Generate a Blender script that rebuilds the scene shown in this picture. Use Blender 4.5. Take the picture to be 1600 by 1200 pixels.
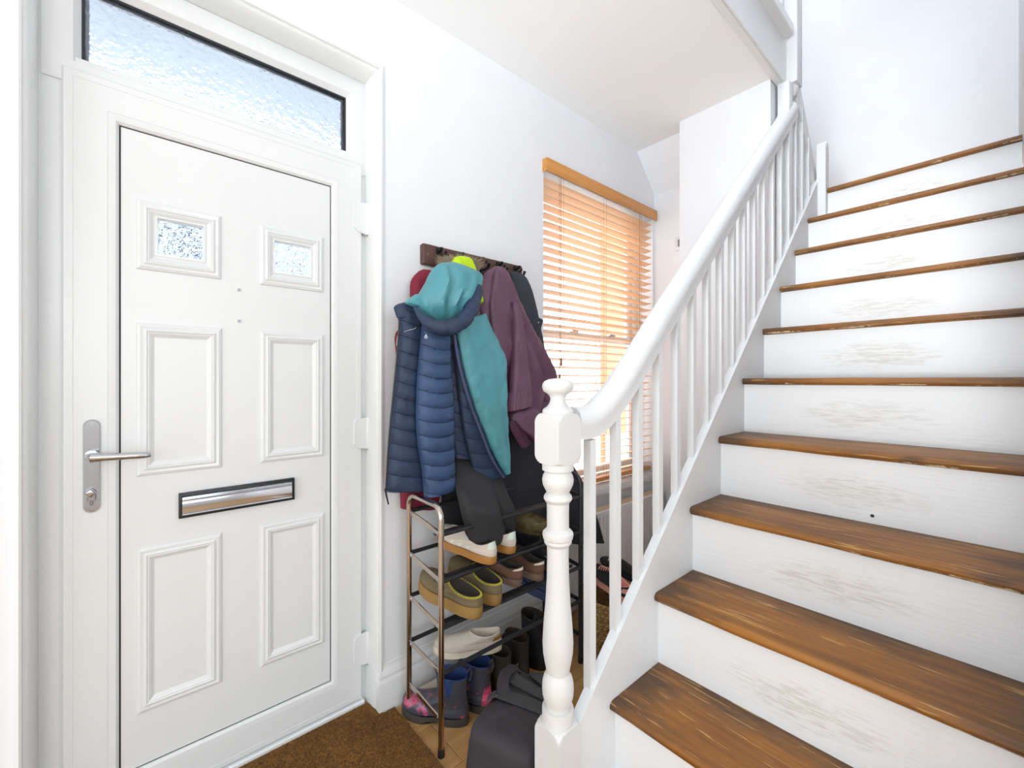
import bpy, bmesh, math, random
from mathutils import Vector, Matrix, noise
for o in list(bpy.data.objects): bpy.data.objects.remove(o)
SC = bpy.context.scene; COL = SC.collection
PI = math.pi
rnd = random.Random(7)
# ------------------------------------------------------------------ camera, sky, lights, exposure
F = 669.676; TH = math.radians(48.726); CY = 592.967; H = 1.19466
cam = bpy.data.cameras.new('camera'); cam_o = bpy.data.objects.new('camera', cam); COL.objects.link(cam_o)
cam_o.location = (0, 0, H); cam_o.rotation_euler = (PI/2, 0, TH - PI/2)
cam.sensor_width = 36; cam.lens = F/1600*36; cam.shift_y = (CY-600)/1600; cam.clip_start = .02
SC.camera = cam_o
W = bpy.data.worlds.new('overcast_sky'); SC.world = W; W.use_nodes = True
bg = W.node_tree.nodes['Background']; bg.inputs[0].default_value = (.93, .96, 1, 1); bg.inputs[1].default_value = 6.5
def area(name, loc, rot, sx, sy, power, col=(1, 1, 1)):
    l = bpy.data.lights.new(name, 'AREA'); l.shape = 'RECTANGLE'; l.size = sx; l.size_y = sy; l.energy = power; l.color = col
    o = bpy.data.objects.new(name, l); COL.objects.link(o); o.location = loc; o.rotation_euler = rot; return o
area('landing_fill', (1.35, .35, 4.9), (0, 0, 0), 1.9, .7, 34, (.95, .985, 1))  # unseen lamp added at the top of the stairwell to brighten the upper flight
area('side_fill', (-3.4, -.6, 1.1), (PI/2, 0, -PI/2), 3.2, 2.0, 54, (.89, .97, 1))  # fill added out of view on the left to brighten the risers
area('rear_fill', (-.9, -2.45, 1.65), (PI/2, 0, 0), 3.2, 1.4, 57, (.89, .97, 1))  # unseen fill panel added behind the camera to lift the hall
def aimed(name, p, q, size, power, spread):
    o = area(name, p, (0, 0, 0), size, size, power, (.89, .97, 1)); o.rotation_euler = (Vector(p)-Vector(q)).to_track_quat('Z', 'Y').to_euler(); o.data.spread = math.radians(spread)
aimed('ceiling_fill', (-2.6, -.6, .5), (1.15, 1.15, 2.75), .9, 4.2, 30)  # narrow lamp added out of view to brighten the hall ceiling
aimed('stair_fill', (-3.2, -.2, 1.3), (2.4, .15, 2.0), 1.2, 5.0, 22)  # added unseen lamp, aimed to brighten the upper risers
SC.view_settings.view_transform = 'Standard'; SC.view_settings.look = 'None'
SC.view_settings.exposure = -0.09; SC.view_settings.gamma = 1; SC.view_settings.use_curve_mapping = False

# ------------------------------------------------------------------ helpers
CT, ST = math.cos(TH), math.sin(TH)
def ray(px, py):
    u = (px-800)/F; return Vector((CT+u*ST, ST-u*CT, -(py-CY)/F))
def PY(px, py, Y):                       # the point of plane y=Y seen at a pixel of the photograph
    r = ray(px, py); p = r*(Y/r.y); p.z += H; return p
def srgb(r, g, b):
    f = lambda c: (c/255/12.92) if c/255 <= .04045 else ((c/255+.055)/1.055)**2.4
    return (f(r), f(g), f(b), 1)
class NT:
    def __init__(s, name):
        s.m = bpy.data.materials.new(name); s.m.use_nodes = True; s.t = s.m.node_tree; s.b = s.t.nodes['Principled BSDF']
    def n(s, typ, **kw):
        nd = s.t.nodes.new(typ)
        for k, v in kw.items():
            if k in nd.inputs: nd.inputs[k].default_value = v
            else: setattr(nd, k, v)
        return nd
    def l(s, a, b): s.t.links.new(a, b)
    def coords(s, scale=(1, 1, 1), which='Object', rand=False):
        tc = s.n('ShaderNodeTexCoord'); mp = s.n('ShaderNodeMapping'); mp.inputs['Scale'].default_value = scale
        s.l(tc.outputs[which], mp.inputs[0])
        if rand:
            oi = s.n('ShaderNodeObjectInfo'); ml = s.n('ShaderNodeVectorMath', operation='SCALE'); ml.inputs[0].default_value = (37, 91, 53)
            s.l(oi.outputs['Random'], ml.inputs['Scale']); s.l(ml.outputs[0], mp.inputs['Location'])
        return mp.outputs[0]
    def noise(s, vec, scale, detail=4, rough=.5):
        nd = s.n('ShaderNodeTexNoise'); nd.inputs['Scale'].default_value = scale; nd.inputs['Detail'].default_value = detail; nd.inputs['Roughness'].default_value = rough
        if vec is not None: s.l(vec, nd.inputs['Vector'])
        return nd.outputs['Fac']
    def ramp(s, fac, stops):
        r = s.n('ShaderNodeValToRGB'); e = r.color_ramp.elements
        while len(e) < len(stops): e.new(.5)
        for el, (p, c) in zip(e, stops): el.position = p; el.color = c if len(c) == 4 else (*c, 1)
        s.l(fac, r.inputs[0]); return r.outputs[0]
    def mix(s, fac, a, b, typ='MIX'):
        m = s.n('ShaderNodeMix', data_type='RGBA', blend_type=typ)
        for sock, v in ((m.inputs[0], fac), (m.inputs[6], a), (m.inputs[7], b)):
            if hasattr(v, 'is_linked') or hasattr(v, 'links'): s.l(v, sock)
            else: sock.default_value = v
        return m.outputs[2]
    def math(s, op, a, b=0, clamp=False):
        m = s.n('ShaderNodeMath', operation=op); m.use_clamp = clamp
        for i, v in enumerate((a, b)):
            if hasattr(v, 'links'): s.l(v, m.inputs[i])
            else: m.inputs[i].default_value = v
        return m.outputs[0]
    def bump(s, h, strength=.2, dist=.01):
        b = s.n('ShaderNodeBump'); b.inputs['Strength'].default_value = strength; b.inputs['Distance'].default_value = dist
        s.l(h, b.inputs['Height']); s.l(b.outputs[0], s.b.inputs['Normal'])
    def setc(s, c, rough=.5, metal=0):
        if hasattr(c, 'links'): s.l(c, s.b.inputs['Base Color'])
        else: s.b.inputs['Base Color'].default_value = c
        s.b.inputs['Roughness'].default_value = rough; s.b.inputs['Metallic'].default_value = metal
        return s.m
G1 = (0, 0, 0, 1); G0 = (1, 1, 1, 1)
def plain(name, rgb, rough=.5, metal=0, var=.06, nscale=8, bump=0, bscale=60, bdist=.002):
    t = NT(name); c = srgb(*rgb); v = t.coords()
    d = tuple(max(0, x*(1-var)) for x in c[:3])+(1,); u = tuple(min(1, x*(1+var)) for x in c[:3])+(1,)
    col = t.ramp(t.noise(v, nscale), [(.3, d), (.7, u)])
    if bump: t.bump(t.noise(v, bscale, 3), bump, bdist)
    return t.setc(col, rough, metal)
M = {}
M['wall'] = plain('wall_paint', (238, 239, 243), .75, var=.01, bump=.08, bscale=90)
M['ceiling'] = plain('ceiling_paint', (252, 253, 254), .8, var=.01, bump=.05, bscale=70)
M['upvc'] = plain('white_plastic', (231, 232, 233), .32, var=.008, bump=.03, bscale=200)
M['gloss'] = plain('white_gloss_paint', (236, 237, 237), .3, var=.015, bump=.1, bscale=35)
M['stairpaint'] = plain('stair_paint', (230, 231, 233), .42, var=.02, bump=.15, bscale=45)
M['newelpaint'] = plain('dimmed_cream_newel_paint', (222, 221, 220), .45, var=.02, bump=.12, bscale=45)  # cream white, darkened to offset the strong lamp light on the newel
M['chrome'] = plain('chrome', (190, 192, 196), .1, 1, var=.03)
M['chromedark'] = plain('rack_chrome', (196, 184, 174), .16, 1, var=.04)
M['steel'] = plain('brushed_steel', (150, 150, 152), .35, .9)
M['blackplastic'] = plain('black_plastic', (30, 31, 34), .4)
M['blackrod'] = plain('black_rod', (40, 42, 46), .38)
M['gasket'] = plain('gasket', (36, 38, 42), .6)
M['iron'] = plain('black_iron', (26, 26, 28), .45, .4)
M['navy'] = plain('navy_fabric', (50, 76, 114), .55, var=.18, nscale=14, bump=.25, bscale=50, bdist=.006)
M['navydark'] = plain('dark_navy_fabric', (40, 56, 84), .6, var=.15, nscale=14, bump=.25, bscale=50, bdist=.006)
M['navytrim'] = plain('indigo_piping', (66, 76, 112), .6)
M['plum'] = plain('plum_fabric', (104, 68, 90), .5, var=.12, nscale=9, bump=.2, bscale=28, bdist=.006)
M['blackcloth'] = plain('black_wool', (38, 38, 44), .85, var=.15, bump=.15, bscale=120)
M['trouser'] = plain('charcoal_jersey', (48, 47, 50), .85, var=.12, bump=.15, bscale=150)
M['slatecloth'] = plain('slate_cloth', (52, 56, 66), .8, var=.1, bump=.1, bscale=120)
M['stitch'] = plain('dark_stitching', (22, 32, 50), .8)
M['red'] = plain('dark_red_fabric', (124, 24, 48), .75, var=.12)
M['lime'] = plain('lime_fabric', (200, 232, 20), .6, var=.06, bump=.15, bscale=40)
M['fur'] = plain('brown_fur', (176, 156, 136), .8, var=.3, nscale=50)
M['shaggy'] = plain('olive_fur', (104, 92, 58), .8, var=.4, nscale=40)
M['greypatch'] = plain('grey_felt', (112, 118, 134), .9)
M['white'] = plain('white_print', (225, 228, 232), .6)
M['bagblack'] = plain('bag_nylon', (52, 48, 53), .7, var=.1, bump=.3, bscale=260)
M['webbing'] = plain('bag_webbing', (62, 62, 65), .7, var=.08, bump=.4, bscale=320)
M['gum'] = plain('gum_rubber', (176, 124, 62), .5)
M['trainer'] = plain('pale_grey_suede', (214, 202, 190), .8, var=.05, bump=.2, bscale=150)
M['mint'] = plain('pale_mint_leather', (214, 226, 214), .5)
M['stripe'] = plain('cream_stripe', (226, 220, 204), .6)
M['lining'] = plain('dark_lining', (58, 52, 48), .9)
M['olive'] = plain('olive_suede', (116, 102, 76), .85, var=.1, bump=.2, bscale=120)
M['clogsole'] = plain('tan_rubber', (154, 120, 66), .6)
M['yellow'] = plain('yellow_binding', (188, 178, 58), .7)
M['brown'] = plain('brown_suede', (112, 78, 62), .85, var=.12, bump=.2, bscale=120)
M['creamleather'] = plain('cream_leather', (226, 214, 196), .6)
M['brownsole'] = plain('taupe_rubber', (120, 98, 84), .6)
M['darkrubber'] = plain('dark_rubber', (66, 62, 60), .55)
M['bootsole'] = plain('black_sole', (34, 32, 32), .6)
M['bootblack'] = plain('black_suede', (46, 43, 41), .75, var=.15, bump=.25, bscale=80)
M['bluelining'] = plain('blue_lining', (30, 56, 110), .8)
M['navyrubber'] = plain('navy_rubber', (52, 62, 98), .5)
M['blackrubber'] = plain('black_rubber', (40, 42, 50), .45)
M['creamknit'] = plain('cream_knit', (216, 206, 194), .8, bump=.4, bscale=180)
M['tan'] = plain('tan_leather', (166, 118, 62), .6)
M['pink'] = plain('pink_fabric', (236, 168, 152), .7)
M['blacktrainer'] = plain('black_mesh', (40, 40, 44), .8)
M['rackwood'] = plain('dark_stained_wood', (84, 56, 50), .45, var=.2, nscale=20, bump=.15, bscale=40)
M['cord'] = plain('tan_cord', (176, 132, 96), .8)
M['brick'] = plain('terracotta_render', (226, 130, 96), .8)
M['pave'] = plain('pavement', (190, 188, 184), .9)
M['porchgrey'] = plain('porch_grey', (196, 201, 208), .8)
M['housegrey'] = plain('house_grey', (140, 146, 156), .9)
M['coping'] = plain('pale_concrete', (215, 215, 212), .9)
def m_wood(name, a, b, c, scale=(3, 40, 40), rough=.4, rand=True):
    t = NT(name); v = t.coords(scale, rand=rand)
    col = t.ramp(t.noise(v, 1.0, 6, .6), [(.25, srgb(*a)), (.5, srgb(*b)), (.75, srgb(*c))])
    t.bump(t.noise(v, 3, 3), .08, .002)
    return t.setc(col, rough)
M['oak'] = m_wood('oak_laminate', (168, 124, 76), (190, 146, 94), (206, 166, 114), (1.6, 26, 26), .38)
M['slat'] = m_wood('honey_slat', (232, 184, 138), (240, 196, 152), (245, 206, 166), (2, 40, 40), .4)
M['valance'] = m_wood('honey_pine', (196, 134, 66), (212, 148, 78), (222, 162, 92), (2, 40, 40), .4)
M['ledge'] = m_wood('pale_grille', (206, 178, 146), (220, 194, 164), (230, 208, 180), (3, 60, 60), .6)
def m_tread():
    t = NT('worn_pine_tread'); v = t.coords((46, 1.6, 46), rand=True); v2 = t.coords((9, 2.6, 9), rand=True); v3 = t.coords((95, 6, 95), rand=True); v4 = t.coords((24, 24, 24), rand=True)
    base = t.ramp(t.noise(v, 1, 7, .65), [(.22, srgb(104, 64, 20)), (.42, srgb(146, 94, 32)), (.58, srgb(164, 108, 40)), (.8, srgb(192, 140, 66))])
    big = t.ramp(t.noise(v2, .9, 4, .55), [(.32, srgb(142, 108, 76)), (.6, srgb(255, 250, 240))])
    base = t.mix(.55, base, big, 'MULTIPLY')
    tc = t.n('ShaderNodeTexCoord'); sx = t.n('ShaderNodeSeparateXYZ'); t.l(tc.outputs['Object'], sx.inputs[0])
    back = t.math('MULTIPLY', t.math('SUBTRACT', sx.outputs[0], .12), 6.5, True)
    left = t.math('MULTIPLY', t.math('SUBTRACT', sx.outputs[1], .16), 4.4, True)
    right = t.math('MULTIPLY', t.math('SUBTRACT', -.18, sx.outputs[1]), 4.4, True)
    stain = t.math('ADD', t.math('MULTIPLY', t.math('MAXIMUM', t.math('MAXIMUM', back, left), right), .46), t.math('MULTIPLY', t.noise(v2, 2.2, 7, .68), 1.0))
    sf = t.ramp(stain, [(.54, G1), (.90, G0)])
    col = t.mix(t.math('MULTIPLY', sf, .85), base, srgb(62, 46, 34))
    scr = t.ramp(t.noise(v3, 1.2, 3, .5), [(.635, G1), (.665, G0)])
    col = t.mix(t.math('MULTIPLY', scr, .6), col, srgb(206, 164, 98))
    pit = t.ramp(t.noise(v3, 2.0, 5, .65), [(.66, G1), (.72, G0)])
    col = t.mix(pit, col, srgb(46, 34, 26))
    kn = t.ramp(t.noise(t.coords((13, 5, 13), rand=True), 1.0, 1), [(.73, G1), (.78, G0)])
    col = t.mix(t.math('MULTIPLY', kn, .6), col, srgb(58, 38, 24))
    edge = t.math('SUBTRACT', 1, t.math('MULTIPLY', t.math('ABSOLUTE', t.math('SUBTRACT', sx.outputs[0], .004)), 110), True)
    low = t.math('MULTIPLY', t.math('SUBTRACT', -.008, sx.outputs[2]), 120, True)
    chip = t.ramp(t.math('MULTIPLY', t.math('MULTIPLY', edge, low), t.math('MULTIPLY', t.noise(v4, 2.2, 5, .75), t.math('MULTIPLY', t.noise(v4, .35, 2), 2.0))), [(.52, G1), (.60, G0)])
    col = t.mix(t.math('MULTIPLY', chip, .8), col, srgb(226, 206, 164))
    t.bump(t.noise(v, 2, 6, .7), .35, .004)
    return t.setc(col, .46)
M['tread'] = m_tread()
def m_riser():
    t = NT('scuffed_riser_paint'); v = t.coords((1, 7, 60), rand=True); v2 = t.coords((1, 3.2, 8), rand=True)
    tc = t.n('ShaderNodeTexCoord'); sx = t.n('ShaderNodeSeparateXYZ'); t.l(tc.outputs['Object'], sx.inputs[0])
    z = sx.outputs[2]; y = sx.outputs[1]
    band = t.math('SUBTRACT', 1, t.math('MULTIPLY', t.math('ABSOLUTE', t.math('SUBTRACT', z, .075)), 13), True)
    mid = t.math('SUBTRACT', 1, t.math('MULTIPLY', t.math('ABSOLUTE', y), 4.2), True)
    mask = t.math('MULTIPLY', t.math('MULTIPLY', band, mid), t.noise(v2, 1.5, 4))
    a = t.math('MULTIPLY', mask, t.ramp(t.noise(v, 2.6, 6, .7), [(.42, G1), (.62, G0)]))
    a = t.ramp(a, [(.06, G1), (.30, G0)])
    col = t.mix(t.math('MULTIPLY', a, .42), srgb(241, 242, 244), srgb(178, 172, 164))
    b = t.ramp(t.math('MULTIPLY', mask, 1), [(.12, G1), (.4, G0)])
    col = t.mix(t.math('MULTIPLY', b, .22), col, srgb(230, 222, 206))
    t.bump(t.noise(v, 2, 5), .2, .003)
    return t.setc(col, .45)
M['riser'] = m_riser()
def m_mat():
    t = NT('coir_pile'); v = t.coords()
    col = t.ramp(t.noise(v, 160, 4, .7), [(.3, srgb(84, 56, 20)), (.5, srgb(126, 86, 36)), (.72, srgb(160, 114, 54))])
    col = t.mix(t.ramp(t.noise(v, 7, 3), [(.4, G1), (.65, G0)]), col, t.mix(.4, col, srgb(90, 60, 26)))
    t.bump(t.noise(v, 200, 3), .9, .006); return t.setc(col, .95)
M['coir'] = m_mat()
def m_floral():
    t = NT('floral_rubber'); v = t.coords()
    a = t.ramp(t.noise(v, 24, 2), [(.50, G1), (.60, G0)]); b = t.ramp(t.noise(v, 60, 2), [(.4, srgb(196, 52, 92)), (.55, srgb(214, 120, 150)), (.7, srgb(108, 110, 160))])
    sx = t.n('ShaderNodeSeparateXYZ'); tc = t.n('ShaderNodeTexCoord'); t.l(tc.outputs['Object'], sx.inputs[0])
    lo = t.math('SUBTRACT', 1, t.math('MULTIPLY', t.math('ABSOLUTE', t.math('SUBTRACT', sx.outputs[2], .055)), 16), True)
    col = t.mix(t.math('MULTIPLY', t.math('MULTIPLY', a, lo), .95), srgb(70, 74, 86), b); return t.setc(col, .4)
M['floral'] = m_floral()
M['pinkprint'] = plain('pink_flower_print', (206, 84, 122), .45, var=.55, nscale=70)
def m_basket():
    t = NT('seagrass'); v = t.coords()
    col = t.ramp(t.noise(v, 60, 4), [(.3, srgb(120, 92, 48)), (.5, srgb(164, 130, 78)), (.7, srgb(192, 160, 104))]); return t.setc(col, .8)
M['seagrass'] = m_basket()
def m_glass(name, rough, bscale, bst, tint=(.93, .96, 1, 1)):
    t = NT(name); t.setc(tint, rough); t.b.inputs['Transmission Weight'].default_value = 1; t.b.inputs['IOR'].default_value = 1.35
    if bst: t.bump(t.noise(t.coords(), bscale, 2, .4), bst, .01)
    return t.m
M['obscure'] = m_glass('obscure_glass', .12, 55, .8, (.80, .87, .95, 1))
M['patterned'] = m_glass('patterned_glass', .05, 70, .9, (.76, .84, .93, 1))
def m_clear():
    t = NT('window_glass'); mx = t.n('ShaderNodeMixShader'); tr = t.n('ShaderNodeBsdfTransparent'); gl = t.n('ShaderNodeBsdfGlossy'); gl.inputs['Roughness'].default_value = .02
    lw = t.n('ShaderNodeLayerWeight'); lw.inputs[0].default_value = .1
    t.l(t.math('MULTIPLY', lw.outputs['Fresnel'], .5), mx.inputs[0]); t.l(tr.outputs[0], mx.inputs[1]); t.l(gl.outputs[0], mx.inputs[2])
    t.l(mx.outputs[0], t.t.nodes['Material Output'].inputs[0]); return t.m
M['clear'] = m_clear()

OFF = {}
def off(o): return OFF.get(o, Vector((0, 0, 0))) if o else Vector((0, 0, 0))
def link(name, me, mat, parent=None, smooth=True, auto=None):
    if mat: me.materials.append(M[mat] if isinstance(mat, str) else mat)
    if smooth:
        me.polygons.foreach_set('use_smooth', [True]*len(me.polygons))
        if auto: me.set_sharp_from_angle(angle=math.radians(auto))
    o = bpy.data.objects.new(name, me); COL.objects.link(o)
    if parent: o.parent = parent; OFF[o] = off(parent)
    return o
def mesh(name, V, Fc, mat, parent=None, smooth=True, auto=40):
    k = off(parent); me = bpy.data.meshes.new(name)
    me.from_pydata([tuple(Vector(v)-k) for v in V], [], Fc); me.validate(); me.update()
    bm = bmesh.new(); bm.from_mesh(me); bmesh.ops.recalc_face_normals(bm, faces=bm.faces); bm.to_mesh(me); bm.free()
    return link(name, me, mat, parent, smooth, auto)
class B:                                  # collects shapes into one mesh
    def __init__(s): s.V = []; s.F = []
    def add(s, V, Fc):
        n = len(s.V); s.V += [Vector(v) for v in V]; s.F += [tuple(i+n for i in f) for f in Fc]; return s
    def box(s, a, b, bev=0, seg=1, rot=None):
        a = Vector(a); b = Vector(b); bm = bmesh.new(); bmesh.ops.create_cube(bm, size=1)
        c = (a+b)/2; d = b-a
        for v in bm.verts: v.co = Vector((v.co.x*d.x, v.co.y*d.y, v.co.z*d.z))
        if bev: bmesh.ops.bevel(bm, geom=bm.edges[:], offset=min(bev, min(abs(x) for x in d)*.49), segments=seg, affect='EDGES', profile=.5)
        bm.verts.index_update()
        s.add([(rot @ v.co if rot else v.co)+c for v in bm.verts], [[v.index for v in f.verts] for f in bm.faces]); bm.free(); return s
    def tube(s, pts, r, n=8, cap=True, flat=None):
        pts = [Vector(p) for p in pts]; rs = r if isinstance(r, (list, tuple)) else [r]*len(pts)
        up = None; V = []; Fc = []
        for i, p in enumerate(pts):
            t = (pts[min(i+1, len(pts)-1)]-pts[max(i-1, 0)]).normalized()
            if up is None: up = Vector((0, 0, 1)) if abs(t.z) < .9 else Vector((1, 0, 0))
            x = t.cross(up).normalized(); up = x.cross(t).normalized()
            for k in range(n):
                a = 2*PI*k/n; V.append(p+(x*math.cos(a)*(flat or 1)+up*math.sin(a))*rs[i])
        for i in range(len(pts)-1):
            for k in range(n): Fc.append((i*n+k, i*n+(k+1) % n, (i+1)*n+(k+1) % n, (i+1)*n+k))
        if cap: Fc += [tuple(range(n))[::-1], tuple(range((len(pts)-1)*n, len(pts)*n))]
        return s.add(V, Fc)
    def lathe(s, prof, c, n=28, ax='z'):
        V = []; Fc = []
        for r, h in prof:
            for k in range(n):
                a = 2*PI*k/n; q = (r*math.cos(a), r*math.sin(a), h)
                if ax == 'y': q = (q[0], q[2], q[1])
                V.append(Vector(c)+Vector(q))
        m = len(prof)
        for i in range(m-1):
            for k in range(n): Fc.append((i*n+k, i*n+(k+1) % n, (i+1)*n+(k+1) % n, (i+1)*n+k))
        Fc += [tuple(range(n))[::-1], tuple(range((m-1)*n, m*n))]
        return s.add(V, Fc)
    def prism(s, poly, axis, a, b):       # polygon in the two other axes, extruded along axis
        def mk(p, t): return {'x': (t, p[0], p[1]), 'y': (p[0], t, p[1]), 'z': (p[0], p[1], t)}[axis]
        n = len(poly); V = [mk(p, a) for p in poly]+[mk(p, b) for p in poly]
        return s.add(V, [tuple(range(n)), tuple(range(n, 2*n))[::-1]]+[(i, (i+1) % n, n+(i+1) % n, n+i) for i in range(n)])
    def mitre(s, x0, x1, z0, z1, prof, closed=True):   # profile of (inset, y) swept round a rectangle in a plane y=const
        V = []; Fc = []; n = len(prof)
        cs = [(x0, z0, 1, 1), (x0, z1, 1, -1), (x1, z1, -1, -1), (x1, z0, -1, 1)]
        for k, (cx, cz, sx, sz) in enumerate(cs):
            for o, y in prof:
                z = cz+sz*o
                if not closed and k in (0, 3): z = z0
                V.append((cx+sx*o, y, z))
        for k in range(4 if closed else 3):
            q = (k+1) % 4
            for i in range(n-1): Fc.append((k*n+i, k*n+i+1, q*n+i+1, q*n+i))
        return s.add(V, Fc)
    def out(s, name, mat, parent=None, smooth=True, auto=35): return mesh(name, s.V, s.F, mat, parent, smooth, auto)
def tag(o, label, cat=None, group=None, kind=None):
    if label: o['label'] = label
    if cat: o['category'] = cat
    if group: o['group'] = group
    if kind: o['kind'] = kind
    return o
def thing(name, label, cat, loc=(0, 0, 0), group=None, kind=None):
    o = bpy.data.objects.new(name, None); COL.objects.link(o); o.location = loc; o.empty_display_size = .05; OFF[o] = Vector(loc)
    return tag(o, label, cat, group, kind)
def struct(o, label=None): return tag(o, label, None, None, 'structure')
def dupmesh(o, loc=None, parent=None):
    c = o.copy(); COL.objects.link(c)
    if loc is not None: c.location = loc
    if parent: c.parent = parent
    return c

D = 1.47; CEIL = 2.594; XB = 2.507; YS = .635
# ------------------------------------------------------------------ floor, ceiling, walls
fl = struct(B().box((-3.5, -2.6, -.06), (3.5, 1.62, -.012)).out('floor', 'pave', smooth=False), 'oak laminate plank floor of the hallway')
pw = .19; row = 0; y = -2.5
while y < 1.55:
    x = -3.5 - (row*.47 % 1.2)
    while x < 3.4:
        a, b = max(x, -3.5), min(x+1.2, 3.4)
        if b-a > .05 and not (a > .9 and y+pw < .6): B().box((a+.0008, y+.0008, -.012), (b-.0008, min(y+pw, 1.56)-.0008, 0), .0015).out('plank', 'oak', fl, smooth=False)
        x += 1.2
    y += pw; row += 1
DX0, DX1, DZ = -.203, .664, 2.316             # door opening
WX0, WX1, WZ0, WZ1 = 1.495, 2.49, .60, 2.235  # window opening
w = B()
for a, b in (((-3.5, 0), (DX0, CEIL)), ((DX0, DZ), (DX1, CEIL)), ((DX1, 0), (WX0, CEIL)), ((WX0, 0), (WX1, WZ0)), ((WX0, WZ1), (WX1, CEIL)), ((WX1, 0), (XB+.1, CEIL))):
    w.box((a[0], D, a[1]), (b[0], D+.16, b[1]))
struct(w.out('wall_front', 'wall', smooth=False), 'pale painted wall holding the front door, coat rack and window')
# far wall of the hall with its sloping soffit and the pier in front of it
XP, YP = 2.22, 1.149
w = B()
w.prism([(YP-.3, -.01), (D+.02, -.01), (D+.02, 2.385), (YP-.3, 2.345)], 'x', XB, XB+.1)
w.add([(XB, D+.02, 2.385), (XB, YP-.3, 2.345), (2.305, YP-.3, CEIL+.01), (2.305, D+.02, CEIL+.01), (XB+.1, D+.02, 2.385), (XB+.1, YP-.3, 2.345), (XB+.1, YP-.3, CEIL+.01), (XB+.1, D+.02, CEIL+.01)],
      [(0, 1, 2, 3), (4, 5, 6, 7), (0, 3, 7, 4), (1, 2, 6, 5), (2, 3, 7, 6), (0, 1, 5, 4)])
w.box((XP, .705, -.01), (XB+.08, YP, CEIL+.02))
struct(w.out('wall_right', 'wall', smooth=False), 'white far wall of the hall with a pier beside the stairs')
struct(B().box((-3.5, .692, CEIL), (2.62, D+.16, CEIL+.20)).box((-3.5, -2.6, CEIL), (.35, .692, CEIL+.20)).box((.35, -2.6, CEIL), (1.0, -.16, CEIL+.20)).out('ceiling', 'ceiling', smooth=False), 'white hall ceiling left of the stairwell opening')
struct(B().box((-3.6, -2.6, -.01), (-3.5, D+.16, CEIL)).out('wall_left', 'wall', smooth=False))
struct(B().box((-3.5, -2.7, -.01), (3.5, -2.6, CEIL)).out('wall_rear', 'wall', smooth=False))
struct(B().box((.9, -2.6, -.01), (1.0, -.16, CEIL)).out('wall_side', 'wall', smooth=False))
struct(B().box((.9, -.16, -.01), (3.5, -.062, 5.0)).box((.35, -.16, CEIL), (.9, -.062, 5.0)).out('wall_stair', 'wall', smooth=False), 'white wall along the right side of the staircase')
struct(B().box((3.4, -.07, 1.9), (3.5, 1.7, 5.0)).out('wall_landing', 'wall', smooth=False), 'white wall behind the top of the stairs')
w = B().box((.35, -.16, 5.0), (3.5, 2.2, 5.1)).box((.25, -.16, CEIL+.2), (.35, 2.2, 5.0)).box((.25, 2.1, CEIL+.2), (3.5, 2.2, 5.0)).box((2.5, 1.6, 2.0), (3.5, 1.7, 5.0))
struct(w.out('wall_upper', 'wall', smooth=False), 'upper floor walls and ceiling round the stairwell')
struct(B().box((2.78, -.062, 2.10), (3.4, 1.6, 2.172)).box((2.60, .72, 2.10), (2.78, 1.6, 2.172)).out('floor_landing', 'oak', smooth=False), 'landing at the head of the staircase')
# skirting with a moulded top, returned into the door reveal
def skirting(path, name):
    prof = [(0, 0), (.018, 0), (.018, .105), (.0165, .112), (.013, .116), (.0125, .124), (.0145, .128), (.013, .137), (.007, .147), (.004, .157), (.0025, .166), (0, .168)]
    V = []; Fc = []; n = len(prof)
    for k, p in enumerate(path):
        p = Vector(p)
        d0 = (p-Vector(path[k-1])).normalized() if k else None; d1 = (Vector(path[k+1])-p).normalized() if k < len(path)-1 else None
        n0 = Vector((d0.y, -d0.x)) if d0 else None; n1 = Vector((d1.y, -d1.x)) if d1 else None
        nn = (n0+n1)/(1+n0.dot(n1)) if n0 and n1 else (n0 or n1)
        for o, z in prof: V.append((p.x+nn.x*o, p.y+nn.y*o, z))
    for k in range(len(path)-1):
        for i in range(n-1): Fc.append((k*n+i, k*n+i+1, (k+1)*n+i+1, (k+1)*n+i))
    for k in (0, len(path)-1): Fc.append(tuple(range(k*n, k*n+n)))
    return struct(mesh(name, V, Fc, 'gloss', smooth=True, auto=30))
skirting([(DX1+.002, 1.545), (DX1+.002, D), (XB, D), (XB, YP), (XP, YP), (XP, .72)], 'baseboard_front')['label'] = 'white moulded skirting board with dirty mitred corner by the door'
# moulded lining round the door reveal
cas = [(-.004, D), (-.004, D-.007), (.004, D-.009), (.008, D-.006), (.009, D+.004), (.012, D+.006), (.016, D+.012), (.020, D+.03), (.022, D+.06), (.023, D+.108)]
struct(B().mitre(DX0, DX1, .0, DZ, cas, closed=False).out('trim_1', 'gloss', auto=25), 'white moulded lining round the front door opening')

# ------------------------------------------------------------------ front door
door = thing('door_1', 'white plastic six panel front door with letter plate and glazed top light', None, (.23, 1.57, 0), kind='structure')
f = B().mitre(-.186, .648, 0, 2.297, [(0, 1.60), (0, 1.562), (.004, 1.560), (.055, 1.560), (.06, 1.566), (.06, 1.60)])
f.box((-.17, 1.561, 1.95), (.64, 1.60, 2.02))
f.out('frame', 'upvc', door)
B().box((-.17, 1.535, 0), (.632, 1.60, .022), .004).out('threshold', 'upvc', door)
tl = B().mitre(-.176, .646, 1.950, 2.292, [(0, 1.575), (0, 1.557), (.003, 1.555), (.050, 1.555), (.056, 1.556), (.070, 1.574), (.070, 1.60)]).out('top_light_frame', 'upvc', door)
B().mitre(-.107, .577, 2.019, 2.223, [(0, 1.575), (.007, 1.575), (.007, 1.592), (0, 1.592)]).out('gasket', 'gasket', tl)
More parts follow.
